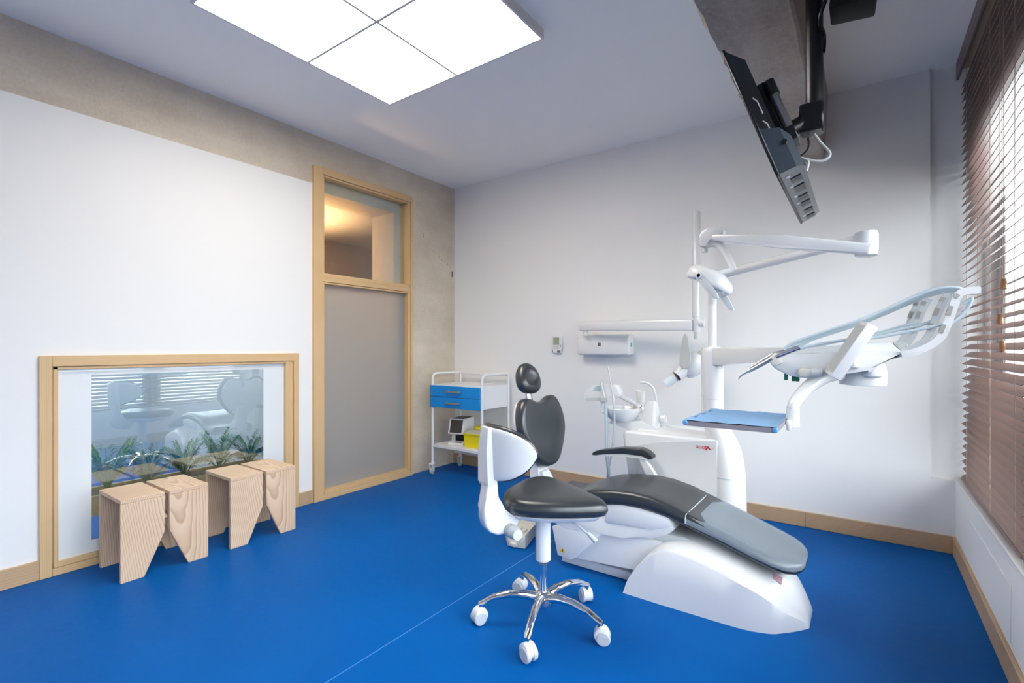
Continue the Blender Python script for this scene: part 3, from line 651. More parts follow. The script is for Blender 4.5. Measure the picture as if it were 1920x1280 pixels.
stq.box(-.018, .018, -.020, .020, -.006, .003, M); stq.build('rating_label', M_pink, ch, smooth=False)
# sled plate
slab('floor_plate', [(-1.40, .001), (-.95, .001), (-.95, .048), (-1.385, .048)], 2.435, 2.75, M_white, .008)
# lift housing, platform and seat carrier
slab('lift_housing', [(-1.405, .205), (-1.368, .068), (-1.30, .060), (-1.275, .078), (-.95, .090), (-.75, .11), (-.69, .24), (-.72, .262), (-1.0, .262), (-1.12, .245)], 2.385, 2.79, M_white, .010)
slab('hinge_cover', [(-1.42, .215), (-1.385, .062), (-1.30, .055), (-1.27, .075), (-1.12, .235), (-1.13, .245), (-1.38, .235)], 2.372, 2.388, M_white, .004)
slab('platform', [(-1.08, .262), (-.70, .262), (-.665, .300), (-.70, .306), (-1.05, .285)], 2.40, 2.77, M_lgrey, .006)
slab('seat_carrier', [(-1.46, .235), (-1.35, .225), (-1.0, .243), (-.86, .262), (-.78, .30), (-.73, .345), (-.80, .40), (-1.10, .39), (-1.40, .33), (-1.47, .30)], 2.37, 2.78, M_white, .022, seg=3)
slab('carrier_step', [(-1.10, .30), (-.85, .315), (-.74, .355), (-.76, .40), (-1.0, .43), (-1.10, .40)], 2.362, 2.79, M_white, .016)
# warning triangle
Mw = MXZ(2.3705); xw_, zw_ = -1.352, .098
MB().prism([(xw_ - .016, zw_ - .013), (xw_ + .016, zw_ - .013), (xw_, zw_ + .015)], .002, 0, 1, Mw).build('warning_sticker', M_warn, ch, smooth=False)
MB().prism([(xw_ - .003, zw_ - .008), (xw_ + .002, zw_ - .008), (xw_ + .004, zw_ + .002), (xw_ - .001, zw_ + .007)], .002, 0, 1, MXZ(2.3695)).build('warning_bolt', M_black, ch, smooth=False)
# speckled vent patch on the platform
vm = MB(); rnd = random.Random(3)
for i in range(60):
    x, y = rnd.uniform(-.86, -.72), rnd.uniform(2.42, 2.52); zz = .285 + (x + 1.05) * .06; vm.box(x, x + rnd.uniform(.003, .008), y, y + rnd.uniform(.003, .008), zz - .002, zz + .0012)
vm.build('vent_perforations', M_grey, ch, smooth=False)['kind'] = 'stuff'
# seat and leg cushion
seatp = [(-1.50, .375, .205, .075), (-1.46, .370, .215, .085), (-1.38, .372, .222, .085), (-1.27, .425, .224, .085), (-1.17, .462, .224, .08), (-1.05, .482, .223, .075), (-.95, .488, .222, .072), (-.86, .482, .221, .068), (-.76, .460, .220, .064), (-.66, .425, .219, .060), (-.53, .380, .215, .056), (-.40, .333, .208, .054), (-.32, .306, .200, .052), (-.27, .291, .185, .048), (-.235, .281, .155, .042), (-.212, .273, .11, .032), (-.203, .266, .06, .018)]
def cush_ring(x, zt, w_, th, g=0.0):
    pts = []
    e = .03
    base = [(-w_ + .012, -th), (-w_ + .002, -th * .8), (-w_ - .000, -th * .5), (-w_ + .003, -th * .22), (-w_ + .012, -th * .06), (-w_ + e, 0.0), (-w_ * .5, -.004)]
    full = base + [(-a, b_) for a, b_ in base[::-1]]
    return [(x, YC + a * (1 + g), zt + b_ + (g * .06 if b_ > -.02 else 0)) for a, b_ in full]
MB().loft([cush_ring(*p) for p in seatp]).build('seat_cushion', M_leather, ch, angle=60)
# foil cover over the foot end
def topring(x, zt, w_, th):
    base = [(-w_ - .002, -th * .62), (-w_ - .002, -th * .3), (-w_ + .010, .001), (-w_ + .03, .003), (-w_ * .5, .001)]
    return base + [(-a, b_) for a, b_ in base[::-1]]
fr = []
for (x, zt, w_, th) in seatp:
    if x < -.70: continue
    if not fr: x = -.68
    fr.append([(x, YC + a, zt + b_) for a, b_ in topring(x, zt, w_, th)])
fm = MB(); n = len(fr[0])
for r_ in fr: fm.v += r_
for k in range(len(fr) - 1):
    for i in range(n - 1): fm.f.append((k * n + i, k * n + i + 1, (k + 1) * n + i + 1, (k + 1) * n + i))
fm.build('foil_cover', M_foil, ch, angle=60)
eg = MB(); eg.tube([Vector(p) + Vector((0, 0, .0015)) for p in fr[0]], .0022, 5); eg.build('foil_edge', mat('foil_hem', (.62, .70, .75), .3), ch)
# backrest: upholstered heart-shaped pad facing the feet
bz = lambda z: -1.548 - (z - .48) * .21
def back_outline():
    L = [(0, .484), (.050, .486), (.100, .505), (.155, .560), (.205, .625), (.238, .690), (.246, .745), (.238, .800), (.218, .850), (.190, .885), (.155, .903), (.118, .900), (.085, .886), (.045, .874), (0, .870)]
    return L + [(-a, b_) for a, b_ in L[-2:0:-1]]
YK = 2.60
tilt_b = math.atan(.21)
O = Vector((bz(.48) - .055, YK, .48)); Mb = frame(O, (0, 1, 0), (-math.sin(tilt_b), 0, math.cos(tilt_b)))
pts = [(a, (b_ - .48) / math.cos(tilt_b)) for a, b_ in back_outline()]
cu = MB().cushion(smooth_closed(pts, 3), .062, .026, -.010, Mb)
cu.build('backrest', M_leather, ch, angle=60)
# shell, neck, headrest
pts2 = [(a * .9, .02 + b_ * .93) for a, b_ in pts]
MB().cushion(smooth_closed(pts2, 3), .03, .015, 0, frame(O + Mb.to_3x3() @ Vector((0, 0, -.03)), (0, 1, 0), (-math.sin(tilt_b), 0, math.cos(tilt_b)))).build('back_shell', M_white, ch)
MB().loft([[(-1.66, YK - .085, .30), (-1.58, YK - .085, .30), (-1.58, YK + .04, .30), (-1.66, YK + .04, .30)], [(-1.68, YK - .06, .60), (-1.64, YK - .06, .60), (-1.64, YK + .04, .60), (-1.68, YK + .04, .60)]]).build('back_support', M_white, ch)
MB().loft([[(-1.60, YK - .09, .30), (-1.48, YK - .09, .29), (-1.48, YK + .02, .29), (-1.60, YK + .02, .30)], [(-1.64, YK - .06, .46), (-1.59, YK - .06, .46), (-1.59, YK + .02, .46), (-1.64, YK + .02, .46)]]).build('back_hinge', M_white, ch)
MB().tube([(-1.690, YK - .015, .80), (-1.705, YK - .03, .90), (-1.715, YK - .035, .99)], [.020, .018, .016], 10, squash=1.5).build('headrest_stem', M_steel, ch)
Hh = frame((-1.735, YK - .035, 1.008), (.30, 1, -.05), (-.34, .10, .94))
ho = smooth_closed([(.0, -.092), (.056, -.082), (.086, -.038), (.082, .030), (.052, .085), (0, .106), (-.052, .085), (-.082, .030), (-.086, -.038), (-.056, -.082)], 4)
MB().cushion(ho, .075, .040, -.006, Hh, .7).build('headrest', M_leather, ch, angle=60)
MB().cushion([(a * .6, b_ * .6) for a, b_ in ho], .02, .008, 0, Hh @ Matrix.Translation((0, 0, -.018))).build('headrest_plate', M_white, ch)
# armrest on the far side
YA = 2.88
top = xz([(1108, 851), (1114, 846), (1130, 843), (1165, 840), (1200, 841), (1212, 846), (1222, 855), (1223, 861), (1217, 862), (1211, 858), (1203, 853), (1165, 850), (1130, 851), (1110, 853)], YA)
MB().prism(top, .07, .006, 2, MXZ(YA)).build('armrest_pad', M_leather, ch)
und = xz([(1110, 853.5), (1130, 851.5), (1165, 850.5), (1203, 853.5), (1210, 858), (1214, 863), (1208, 863), (1195, 858), (1165, 855), (1130, 855.5)], YA)
MB().prism(und, .06, .003, 1, MXZ(YA + .004)).build('armrest_tray', M_white, ch)
st = xz([(1194, 856), (1207, 860), (1216, 872), (1232, 895), (1245, 930), (1215, 930), (1213, 890)], YA + .01)
MB().prism(st, .035, .005, 1, MXZ(YA + .012)).build('armrest_post', M_white, ch)

# ================================================================== OPERATOR STOOL
SX, SY = -1.155, 1.853
sf = math.radians(66); fx, fy = math.cos(sf), math.sin(sf)
st = thing('operator_stool', 'wheeled operator stool with black saddle seat and chrome five-star base', 'stool', (SX, SY, 0))
Ms = frame((SX, SY, 0), (fx, fy, 0), (-fy, fx, 0))       # local x = facing direction, y = sitter's left
# saddle seat: rounded triangle, outline measured across (u) and along (d) the view
so = smooth_closed([(-.040, 2.13), (-.030, 2.21), (.02, 2.32), (.08, 2.415), (.14, 2.45), (.20, 2.425), (.27, 2.32), (.345, 2.17), (.392, 2.06), (.385, 2.005), (.29, 1.985), (.15, 1.985), (.03, 2.01), (-.02, 2.06)], 3)
Mq = Matrix((Rv, Fv, Uv)).transposed().to_4x4()
MB().cushion(so, .070, .036, .004, Mq @ Matrix.Translation((0, 0, .518)), .8).build('seat', M_leather, st, angle=60)
cu_, cd_ = .16, 2.20; rings = []
for (k, z) in ((.30, .468), (.58, .478), (.84, .500), (.90, .516), (.86, .522)): rings.append([Mq @ Vector((cu_ + (a - cu_) * k, cd_ + (b_ - cd_) * k, z)) for a, b_ in so])
MB().loft(rings).build('seat_pan', M_white, st)
MB().tube([(SX, SY, .275), (SX, SY, .28), (SX, SY, .476)], [.030, .034, .034], 20).build('column_sleeve', M_white, st)
MB().tube([(SX, SY, .10), (SX, SY, .26)], .0175, 16).build('gas_lift', M_chrome, st)
MB().lathe([(.02, .075), (.045, .08), (.05, .10), (.042, .125), (.026, .135), (.02, .14)], (SX, SY, 0), 20).build('hub', M_chrome, st)
feet = [QZ(*p, 0) for p in ((897, 1167), (988, 1239), (1131, 1206), (1103, 1129), (975, 1109))]
cxm = sum(p.x for p in feet) / 5; cym = sum(p.y for p in feet) / 5
a0 = math.atan2(feet[0].y - cym, feet[0].x - cxm)
for k in range(5):
    an = a0 + 2 * PI * k / 5; d = Vector((math.cos(an), math.sin(an), 0)); sd = Vector((-d.y, d.x, 0)); rad = .275
    rg = []
    for (u, z, w_, h_) in ((.015, .105, .022, .028), (.08, .122, .020, .024), (.15, .124, .018, .020), (.22, .112, .016, .016), (rad - .01, .092, .015, .012), (rad + .012, .084, .010, .009)):
        c0 = Vector((SX, SY, z)) + d * u
        rg.append([c0 + sd * (w_ * math.cos(b_)) + Vector((0, 0, h_ * math.sin(b_) * (1 if math.sin(b_) > 0 else .6))) for b_ in [2 * PI * i / 12 for i in range(12)]])
    leg = MB().loft(rg).build('base_leg', M_chrome, st)
    wx, wy = SX + d.x * rad, SY + d.y * rad
    MB().tube([(wx, wy, .055), (wx, wy, .09)], .011, 12).build('caster_stem', M_chrome, leg)
    ra = an + [.5, .9, .4, 1.2, .7][k]; wd = Vector((math.cos(ra), math.sin(ra), 0)); wsd = Vector((-wd.y, wd.x, 0))
    cc_ = Vector((wx, wy, .030)) + wd * .012
    cs = MB()
    for s_ in (-1, 1):
        cs.lathe([(.006, -.010), (.028, -.010), (.030, -.006), (.030, .006), (.026, .010), (.012, .011), (.004, .0105)], seg=20, M=frame(cc_ + wsd * (s_ * .017), wd, (0, 0, 1)) if s_ < 0 else frame(cc_ + wsd * (s_ * .017), (0, 0, 1), wd))
    cs.build('caster', M_lgrey, leg)
    hd = MB(); hd.lathe([(.026, -.0235), (.0305, -.021), (.0320, -.006), (.0320, .006), (.0305, .021), (.026, .0235)], seg=20, M=frame(cc_ + Vector((0, 0, .010)) - wd * .006, wd, (0, 0, 1)))
    hd.build('caster_hood', M_white2, leg)
# back support: curved spine and wrap-round pad, behind the sitter
bend = lambda th, r, z: Ms @ Vector((-.05 - r * math.cos(th), r * math.sin(th), z))
sp_o = [(-.294, .70), (-.246, .70), (-.243, .60), (-.236, .565), (-.220, .535), (-.195, .515), (-.140, .505), (-.132, .480), (-.165, .452), (-.205, .438), (-.245, .440), (-.278, .456), (-.300, .484), (-.310, .520), (-.308, .560), (-.298, .610)]
MB().prism(sp_o, .060, .012, 3, Ms @ Matrix(((1, 0, 0, 0), (0, 0, 1, -.030), (0, 1, 0, 0), (0, 0, 0, 1))), cap_only=True).build('back_spine', M_white, st, angle=45)
MB().tube([Ms @ Vector((-.190, -.06, .455)), Ms @ Vector((-.190, .06, .455))], .028, 16).build('tilt_knob', M_grey, st)
MB().tube([Ms @ Vector((-.190, -.06, .455)), Ms @ Vector((-.190, -.098, .455))], [.028, .022], 16).build('tilt_knob_cap', M_lgrey, st)
def wrap_pad(name, m, r0, r1, zlo, zhi, half, soft):
    """pad bent about the sitter; lens shaped outline, wider than tall"""
    N = 28; rings = []
    for i in range(N + 1):
        u = -1 + 2 * i / N; th = u * half
        k = max(.02, (1 - abs(u) ** 2.6)) ** .62
        zc = (zlo + zhi) / 2 + .012 * u * u; hh = (zhi - zlo) / 2 * k; rm, dr = (r0 + r1) / 2, (r1 - r0) / 2 * (.35 + .65 * k ** .5)
        rg = []
        for a in [2 * PI * j / 16 for j in range(16)]:
            ca, sa = math.cos(a), math.sin(a); e = soft
            rg.append(bend(th, rm + dr * math.copysign(abs(ca) ** e, ca), zc + hh * math.copysign(abs(sa) ** e, sa)))
        rings.append(rg)
    return MB().loft(rings).build(name, m, st, angle=60)
wrap_pad('back_pad', M_leather, .185, .222, .668, .900, 1.08, .6)
wrap_pad('back_pad_shell', M_white, .219, .234, .676, .890, 1.05, .5)
MB().loft([[Ms @ Vector(p) for p in ((-.300, -.045, .66), (-.270, -.055, .66), (-.270, .055, .66), (-.300, .045, .66))], [Ms @ Vector(p) for p in ((-.303, -.040, .79), (-.27, -.05, .79), (-.27, .05, .79), (-.303, .04, .79))], [Ms @ Vector(p) for p in ((-.292, -.03, .888), (-.272, -.04, .888), (-.272, .04, .888), (-.292, .03, .888))]]).build('shell_ridge', M_white, st)
MB().tube([Ms @ Vector(p) for p in ((.02, -.06, .49), (.06, -.16, .475), (.085, -.215, .44))], .0045, 8).build('height_lever', M_lgrey, st)
MB().tube([Ms @ Vector(p) for p in ((.083, -.21, .447), (.098, -.245, .42))], [.008, .012], 10).build('lever_paddle', M_lgrey, st)

# ================================================================== FOOT CONTROL
t = thing('foot_control', 'beige foot control box with round pedal on the blue floor', 'foot pedal', (-1.66, 2.50, 0))
pl_ = [QZ(*p, .075) for p in ((947, 986), (951, 1001), (985, 1007), (999, 985), (1012, 980), (1012, 974), (1000, 972), (965, 972))]
rg0 = [(p.x, p.y) for p in pl_]
MB().prism(rg0, .074, .008, 2, Matrix.Translation((0, 0, .001))).build('body', M_offw, t)
pc = QZ(972, 993, .08)
MB().lathe([(.05, .074), (.056, .078), (.054, .088), (.04, .09), (.036, .082), (.022, .084), (.02, .094), (.001, .096)], (pc.x, pc.y, 0), 20).build('pedal_disc', M_offw, t)
pt = QZ(963, 1017, .03)
MB().rbox(pt.x - .022, pt.x + .022, pt.y - .02, pt.y + .05, .008, .035, .008, 2).build('toe_lever', M_offw, t)
pk = QZ(1003, 979, .085)
MB().lathe([(.022, .072), (.024, .078), (.018, .082), (.001, .078)], (pk.x, pk.y, 0), 14).build('button', M_offw, t)

# ================================================================== DENTAL UNIT (spittoon body, column, delivery head)
un = thing('dental_unit', 'white dental treatment unit with spittoon and instrument arm beside the chair', 'dental unit', (-.9, 3.12, 0))
YU = 2.99
body = xz([(1165, 815), (1172, 809), (1345, 812), (1350, 826), (1350, 960), (1180, 960), (1172, 885)], YU)
xa, xb = Q(1166, 830, YU).x, Q(1347, 830, YU).x
MB().prism([(xa, .665), (xa + .02, .684), (xb, .684), (xb, .02), (xa + .10, .02), (xa + .04, .42)], .30, .018, 3, MXZ(YU)).build('body', M_white, un)
front = xz([(1192, 835), (1215, 831), (1245, 828), (1300, 826.5), (1345, 826.5), (1345, 940), (1200, 940)], YU)
MB().prism(front, .006, .002, 1, MXZ(YU - .005)).build('front_panel', M_white, un)
MB().loft([[(xa + .08, YU + .05, .682), (xb - .05, YU + .05, .682), (xb - .05, YU + .27, .682), (xa + .08, YU + .27, .682)], [(xa + .12, YU + .09, .712), (xb - .09, YU + .09, .700), (xb - .09, YU + .26, .700), (xa + .12, YU + .26, .712)]]).build('top_cover', M_white, un)
# column: lofted from oval foot to round post
YP = 3.09
cols = [(.001, -.635, .090, .12), (.30, -.635, .090, .12), (.48, -.640, .089, .115), (.56, -.647, .086, .11), (.63, -.660, .084, .10), (.69, -.682, .080, .09), (.75, -.708, .072, .08), (.80, -.724, .066, .068), (.84, -.731, .063, .063), (1.00, -.732, .0625, .0625), (1.195, -.732, .0625, .0625), (1.215, -.732, .058, .058), (1.224, -.732, .045, .045)]
def oval(z, xc, rx, ry, yc=YP, n=28): return [(xc + rx * math.cos(2 * PI * i / n), yc + ry * math.sin(2 * PI * i / n), z) for i in range(n)]
MB().loft([oval(*c_) for c_ in cols]).build('column', M_white, un, angle=60)
MB().loft([oval(z, -.732, .0632, .0632) for z in (.912, .916)]).build('column_joint', M_lgrey, un)
MB().loft([oval(z, -.6385, .0912, .1185) for z in (.470, .473)]).build('column_joint', M_lgrey, un)
# brand marking
def text_mesh(name, s_, size, M, m, parent):
    cu = bpy.data.curves.new(name, 'FONT'); cu.body = s_; cu.size = size; cu.extrude = .0004; cu.align_x = 'CENTER'; cu.align_y = 'CENTER'
    o = bpy.data.objects.new(name, cu); COL.objects.link(o); dg = bpy.context.evaluated_depsgraph_get(); me = bpy.data.meshes.new_from_object(o.evaluated_get(dg)); bpy.data.objects.remove(o); bpy.data.curves.remove(cu)
    me.transform(M); me.materials.clear(); me.materials.append(m); r = bpy.data.objects.new(name, me); COL.objects.link(r); attach(r, parent); return r
c0 = Q(1326, 840, YU - .006)
text_mesh('brand_lettering', 'ouot', .034, frame((c0.x - .034, YU - .0062, c0.z + .004), (1, 0, 0), (0, 0, 1)), M_red, un)
def chevron(name, x, z, w_, h_, t_, m): MB().prism([(x - w_, z - h_), (x, z + h_), (x + w_, z - h_ * .6), (x + w_ - t_, z - h_ * .7), (x, z + h_ - t_ * 1.6), (x - w_ + t_ * 1.3, z - h_ * 1.05)], .0012, 0, 1, MXZ(YU - .0068)).build(name, m, un, smooth=False)
chevron('brand_mark', c0.x + .004, c0.z, .019, .013, .008, M_red)
MB().prism([(c0.x + .022, c0.z - .010), (c0.x + .036, c0.z + .002), (c0.x + .032, c0.z + .007), (c0.x + .033, c0.z + .002), (c0.x + .021, c0.z - .008)], .0012, 0, 1, MXZ(YU - .0068)).build('brand_mark', mat('pale_teal', (.35, .52, .50), .4), un, smooth=False)
# spittoon: arm, bowl, filler tower
YS = 3.12
br = Q(1168, 770, YS)
def at(px, py, y=YS): return Q(px, py, y)
bc = at(1167.5, 768); R0 = abs(at(1200, 768).x - at(1135, 768).x) / 2 * 1.02
zt, zb = at(1167, 764).z, at(1167, 789).z
MB().lathe([(R0 * .52, zb - zt), (R0 * .62, zb - zt + .004), (R0 * .84, (zb - zt) * .62), (R0 * .97, (zb - zt) * .2), (R0, 0), (R0 * .96, .003), (R0 * .9, -.006), (R0 * .75, (zb - zt) * .5), (R0 * .4, (zb - zt) * .8), (.003, (zb - zt) * .86)], (bc.x, YS, zt), 36).build('spittoon_bowl', mat('porcelain', (.82, .84, .85), .12, coat=.5), un)
MB().prism(xz([(1143, 789), (1205, 787), (1240, 800), (1238, 808), (1195, 806)], YS), .12, .006, 2, MXZ(YS - .06)).build('bowl_arm', M_white, un)
tw = []
for (z_, wl_, wr_) in ((808, 1199, 1240), (795, 1200, 1239.5), (770, 1206, 1237), (756, 1213, 1233.5), (751, 1216, 1231)):
    a_, b_ = at(wl_, z_), at(wr_, z_); xc = (a_.x + b_.x) / 2; rx = (b_.x - a_.x) / 2
    tw.append([(xc + rx * math.copysign(abs(math.cos(2 * PI * i / 24)) ** .75, math.cos(2 * PI * i / 24)), YS + .06 * rx / .07 * math.sin(2 * PI * i / 24), a_.z) for i in range(24)])
MB().loft(tw).build('filler_tower', M_white, un)
sp = smooth_path([at(1231, 756), at(1229, 742), at(1226, 730), at(1219, 721), at(1210, 717), at(1201, 717)], 5)
MB().tube(sp, .0085, 12).build('rinse_spout', M_white, un)
MB().tube(smooth_path([at(1204, 760), at(1199, 766), at(1197, 775), at(1190, 786)], 4), .004, 8).build('bowl_pipe', M_steel, un)
MB().lathe([(.028, -.004), (.032, 0), (.032, .004), (.026, .006)], (at(1199, 758).x, YS + .02, at(1199, 758).z), 20).build('cup_stand', M_white, un)
MB().lathe([(.02, -.02), (.028, -.012), (.028, .012), (.02, .02)], seg=16, M=frame(at(1243, 785), (0, 1, 0), (0, 0, 1))).build('side_knob', M_white, un)
MB().tube([at(1246, 797), at(1246, 808)], .016, 14).build('side_post', M_white, un)
MB().tube([at(1242, 786), at(1230, 787)], .010, 10).build('knob_stem', M_white, un)
# assistant's element: holder, display, two instruments and hoses
YE = 3.02
E_ = lambda px, py: Q(px, py, YE)
ao = smooth_closed([(lambda q: (q.x, q.z))(E_(*p)) for p in ((1096, 738), (1098, 733), (1112, 723), (1118, 721), (1142, 721), (1157, 726), (1161, 740), (1155, 746), (1135, 744), (1115, 749), (1098, 752))], 3)
MB().prism(ao, .07, .006, 2, MXZ(YE)).build('assistant_holder', M_white, un)
MB().prism(xz([(1111, 732.5), (1118, 723), (1127, 723), (1126, 732.5)], YE), .002, 0, 1, MXZ(YE - .0015)).build('assistant_display', M_lcdb, un, smooth=False)
MB().prism(xz([(1096, 746), (1126, 745), (1126, 751), (1098, 752)], YE), .002, 0, 1, MXZ(YE - .0015)).build('assistant_trim', M_lgrey, un, smooth=False)
MB().lathe([(.012, -.04), (.034, -.036), (.040, 0), (.034, .036), (.012, .04)], seg=18, M=frame(E_(1146, 732) + Vector((0, .05, 0)), (0, 1, 0), (0, 0, 1))).build('assistant_joint', M_white, un)
MB().tube([E_(1150, 740) + Vector((0, .06, 0)), E_(1175, 770) + Vector((0, .25, 0)), E_(1195, 805) + Vector((0, .25, 0))], .016, 10).build('assistant_arm', M_white, un)
yy = YE - .018
for (name, pth, r_, m) in (('suction_tube', [(1127, 716), (1128, 722), (1131, 735), (1133, 744)], .0085, M_lgrey), ('saliva_ejector', [(1139, 686), (1143, 705), (1147, 730), (1150, 745)], .0042, M_lgrey)):
    MB().tube(smooth_path([Q(a, b_, yy) for a, b_ in pth], 4), r_, 10).build(name, m, un)
MB().rbox(Q(1126, 745, yy).x, Q(1137, 745, yy).x, yy - .018, yy + .018, Q(1130, 753, yy).z, Q(1130, 744, yy).z, .003, 1).build('tube_clip', M_grey, un)
MB().tube(smooth_path([Q(a, b_, yy) for a, b_ in ((1132, 753), (1128, 758), (1126, 766), (1129, 772), (1134, 774))], 4), .006, 8).build('tube_bend', M_lgrey, un)
MB().tube([Q(1150, 744, yy), Q(1151, 761, yy)], .008, 10).build('ejector_grip', M_lgrey, un)
hz = Q(1140, 893, yy)
for (p0, m) in (((1136, 756), M_hose), ((1151, 760), M_hose)):
    MB().tube(smooth_path([Q(p0[0], p0[1], yy), Q(p0[0] + 1, 800, yy), Q((p0[0] * 2 + 1140) / 3, 845, yy), Q(1141, 880, yy), Q(1142, 900, yy + .04), Q(1160, 905, yy + .1)], 5), .0115 if p0[0] < 1140 else .007, 10).build('suction_hose', m, un)

# instrument arm from the column to the delivery head
PV = Vector((.0, 2.60, 1.13))
a0_ = Vector((-.732, YP, 1.17)); a1_ = Vector((-.02, 2.62, 1.17)); L = (a1_ - a0_).length; A = frame(a0_, a1_ - a0_, (0, 0, 1))
ap_ = [(-.06, .050), (L, .050), (L + .05, .03), (L + .05, -.01), (L - .05, -.005), (L * .45, -.022), (.11, -.050), (.05, -.062), (-.06, -.062)]
MB().prism(ap_, .085, .014, 3, A @ Matrix.Translation((0, 0, -.0425))).build('swivel_arm', M_white, un)
MB().lathe([(.05, -.075), (.085, -.07), (.088, -.03), (.08, .02), (.06, .04)], (PV.x, PV.y, PV.z - .0), 28).build('arm_pivot', M_white, un)
MB().lathe([(.028, -.06), (.036, -.055), (.034, .0), (.022, .03), (.015, .05)], (Q(1636, 700, 2.52).x, 2.52, Q(1636, 700, 2.52).z + .045), 18).build('pivot_cap', M_white, un)
YH = 2.40
hp = xz([(1438, 664), (1441, 678), (1452, 691), (1478, 704), (1505, 709), (1530, 708), (1548, 703), (1566, 698), (1632, 700), (1640, 692), (1650, 677), (1692, 669), (1695, 663), (1670, 659), (1560, 660), (1500, 664), (1460, 661)], YH)
MB().prism(hp, .26, .012, 3, MXZ(YH)).build('delivery_head', M_white, un)
tpv = xz([(1445, 662), (1462, 655), (1500, 652), (1560, 648), (1590, 645), (1668, 640), (1694, 662), (1560, 661), (1500, 666)], YH + .03)
MB().prism(tpv, .20, .010, 2, MXZ(YH + .03)).build('head_cover', M_white, un)
MB().prism(xz([(1497, 691), (1505, 690), (1527, 693), (1529, 702), (1522, 706), (1500, 707), (1495, 700)], YH - .03), .04, .008, 3, MXZ(YH - .03)).build('grip_handle', M_offw, un)
MB().lathe([(.018, -.02), (.020, 0), (.016, .02)], seg=16, M=frame(Q(1524, 698, YH - .02) + Vector((.015, 0, 0)), (0, 1, 0), (0, 0, 1))).build('grip_cap', M_lgrey, un)
for (px, py) in ((1474, 709), (1488, 711), (1495.5, 711.5)):
    q = Q(px, py, YH + .05); MB().rbox(q.x - .007, q.x + .007, YH + .04, YH + .06, q.z - .008, q.z + .034, .002, 1).build('green_peg', M_green, un)
MB().lathe([(.010, -.018), (.017, -.01), (.015, .006), (.006, .022), (.002, .03)], (Q(1604, 683, YH - .015).x, YH - .012, Q(1604, 683, YH - .015).z), 14).build('drop_knob', M_white, un)
# tilted control display
Dl = Vector((.50, 0, .87)); Dn = Vector((-.88, -.34, .40)); ctr = Q(1590, 655, 2.33)
Md = frame(ctr, Dl, Dn.cross(Dl))     # local x along the panel, y across, z = face normal
if Md.to_3x3().col[2].dot(Dn) < 0: Md = frame(ctr, Dl, -Dn.cross(Dl))
MB().rbox(-.118, .118, -.048, .048, -.028, .012, .004, 2, Md).build('control_display', M_white, un)
MB().box(-.104, .104, -.040, .040, .0118, .0132, Md).build('display_screen', M_grey, un, smooth=False)
MB().rbox(Q(1550, 690, 2.36).x, Q(1572, 690, 2.36).x, 2.34, 2.44, Q(1550, 701, 2.36).z, Q(1550, 684, 2.36).z, .006, 2).build('display_foot', M_offw, un)
# handpieces lying in their rests
YI = 2.36
for k, (dy, pts, m) in enumerate(((0, [(1385, 713), (1386, 708), (1391, 703), (1400, 697), (1409, 693), (1440, 676), (1447, 671)], M_steel), (.045, [(1407, 690), (1425, 679), (1441, 669), (1449, 664)], M_steel))):
    P_ = smooth_path([Q(a, b_, YI + dy) for a, b_ in pts], 4); n_ = len(P_)
    rr_ = [(.0016 + .0075 * min(1, (i / n_) ** 1.3 * 1.5)) if k == 0 else .0085 for i in range(n_)]
    MB().tube(P_, rr_, 12).build('handpiece', m, un)
for dy, pts in ((0, [(1455, 669), (1478, 660), (1500, 652)]), (.045, [(1451, 664), (1475, 657), (1498, 650)])):
    MB().tube([Q(a, b_, YI + dy) for a, b_ in pts], [.0095, .0085, .0075], 12).build('handpiece_coupling', M_chrome, un)
MB().prism(xz([(1440, 672), (1452, 660), (1462, 668), (1466, 680), (1455, 686), (1444, 682)], YI - .005), .10, .005, 2, MXZ(YI - .005)).build('instrument_rest', M_offw, un)
# whip arms and hoses towards the window
def band(pts, y, w_, th, name, m):
    P_ = smooth_path([Q(a, b_, y) for a, b_ in pts], 5); rings = []
    for i, p in enumerate(P_):
        tg = (P_[min(i + 1, len(P_) - 1)] - P_[max(i - 1, 0)]).normalized(); nn = Vector((-tg.z, 0, tg.x))
        rings.append([p + nn * th + Vector((0, -w_, 0)), p + nn * th + Vector((0, w_, 0)), p - nn * th + Vector((0, w_, 0)), p - nn * th + Vector((0, -w_, 0))])
    return MB().loft(rings).build(name, m, un, angle=50)
arms = [(2.40, [(1690, 664), (1715, 660), (1748, 645), (1766, 628), (1780, 596), (1793, 560), (1806, 547), (1838, 544)]),
        (2.47, [(1690, 660), (1712, 652), (1732, 640), (1744, 622), (1755, 596), (1768, 566), (1778, 552)]),
        (2.55, [(1684, 655), (1700, 644), (1711, 628), (1722, 600), (1733, 574), (1742, 560)]),
        (2.62, [(1680, 652), (1690, 640), (1700, 622), (1708, 600), (1718, 574), (1727, 562)])]
for i, (y, pts) in enumerate(arms):
    o = band(pts, y, .012, .013 if i == 0 else .012, 'whip_arm', M_white if i == 0 else M_lgrey)
    seg = pts[-5:-1] if i == 0 else pts[-4:]
    for k in range(len(seg) - 1):
        (ax_, ay_), (bx_, by_) = seg[k], seg[k + 1]
        lerp = lambda u: (ax_ + (bx_ - ax_) * u - 5, ay_ + (by_ - ay_) * u)
        c_ = band([lerp(.15), lerp(.62)], y - .003, .013, .007, 'hose_clip', M_handle); c_.parent = o; c_.matrix_parent_inverse = Matrix()
MB().prism(xz([(1672, 641), (1690, 640), (1702, 644), (1703, 657), (1693, 663), (1685, 655)], 2.50), .05, .008, 2, MXZ(2.48)).build('whip_hub', M_lgrey, un)
tops = [(2.40, 0, 0), (2.46, 3, 2), (2.52, 6, 4), (2.58, 8, 7)]
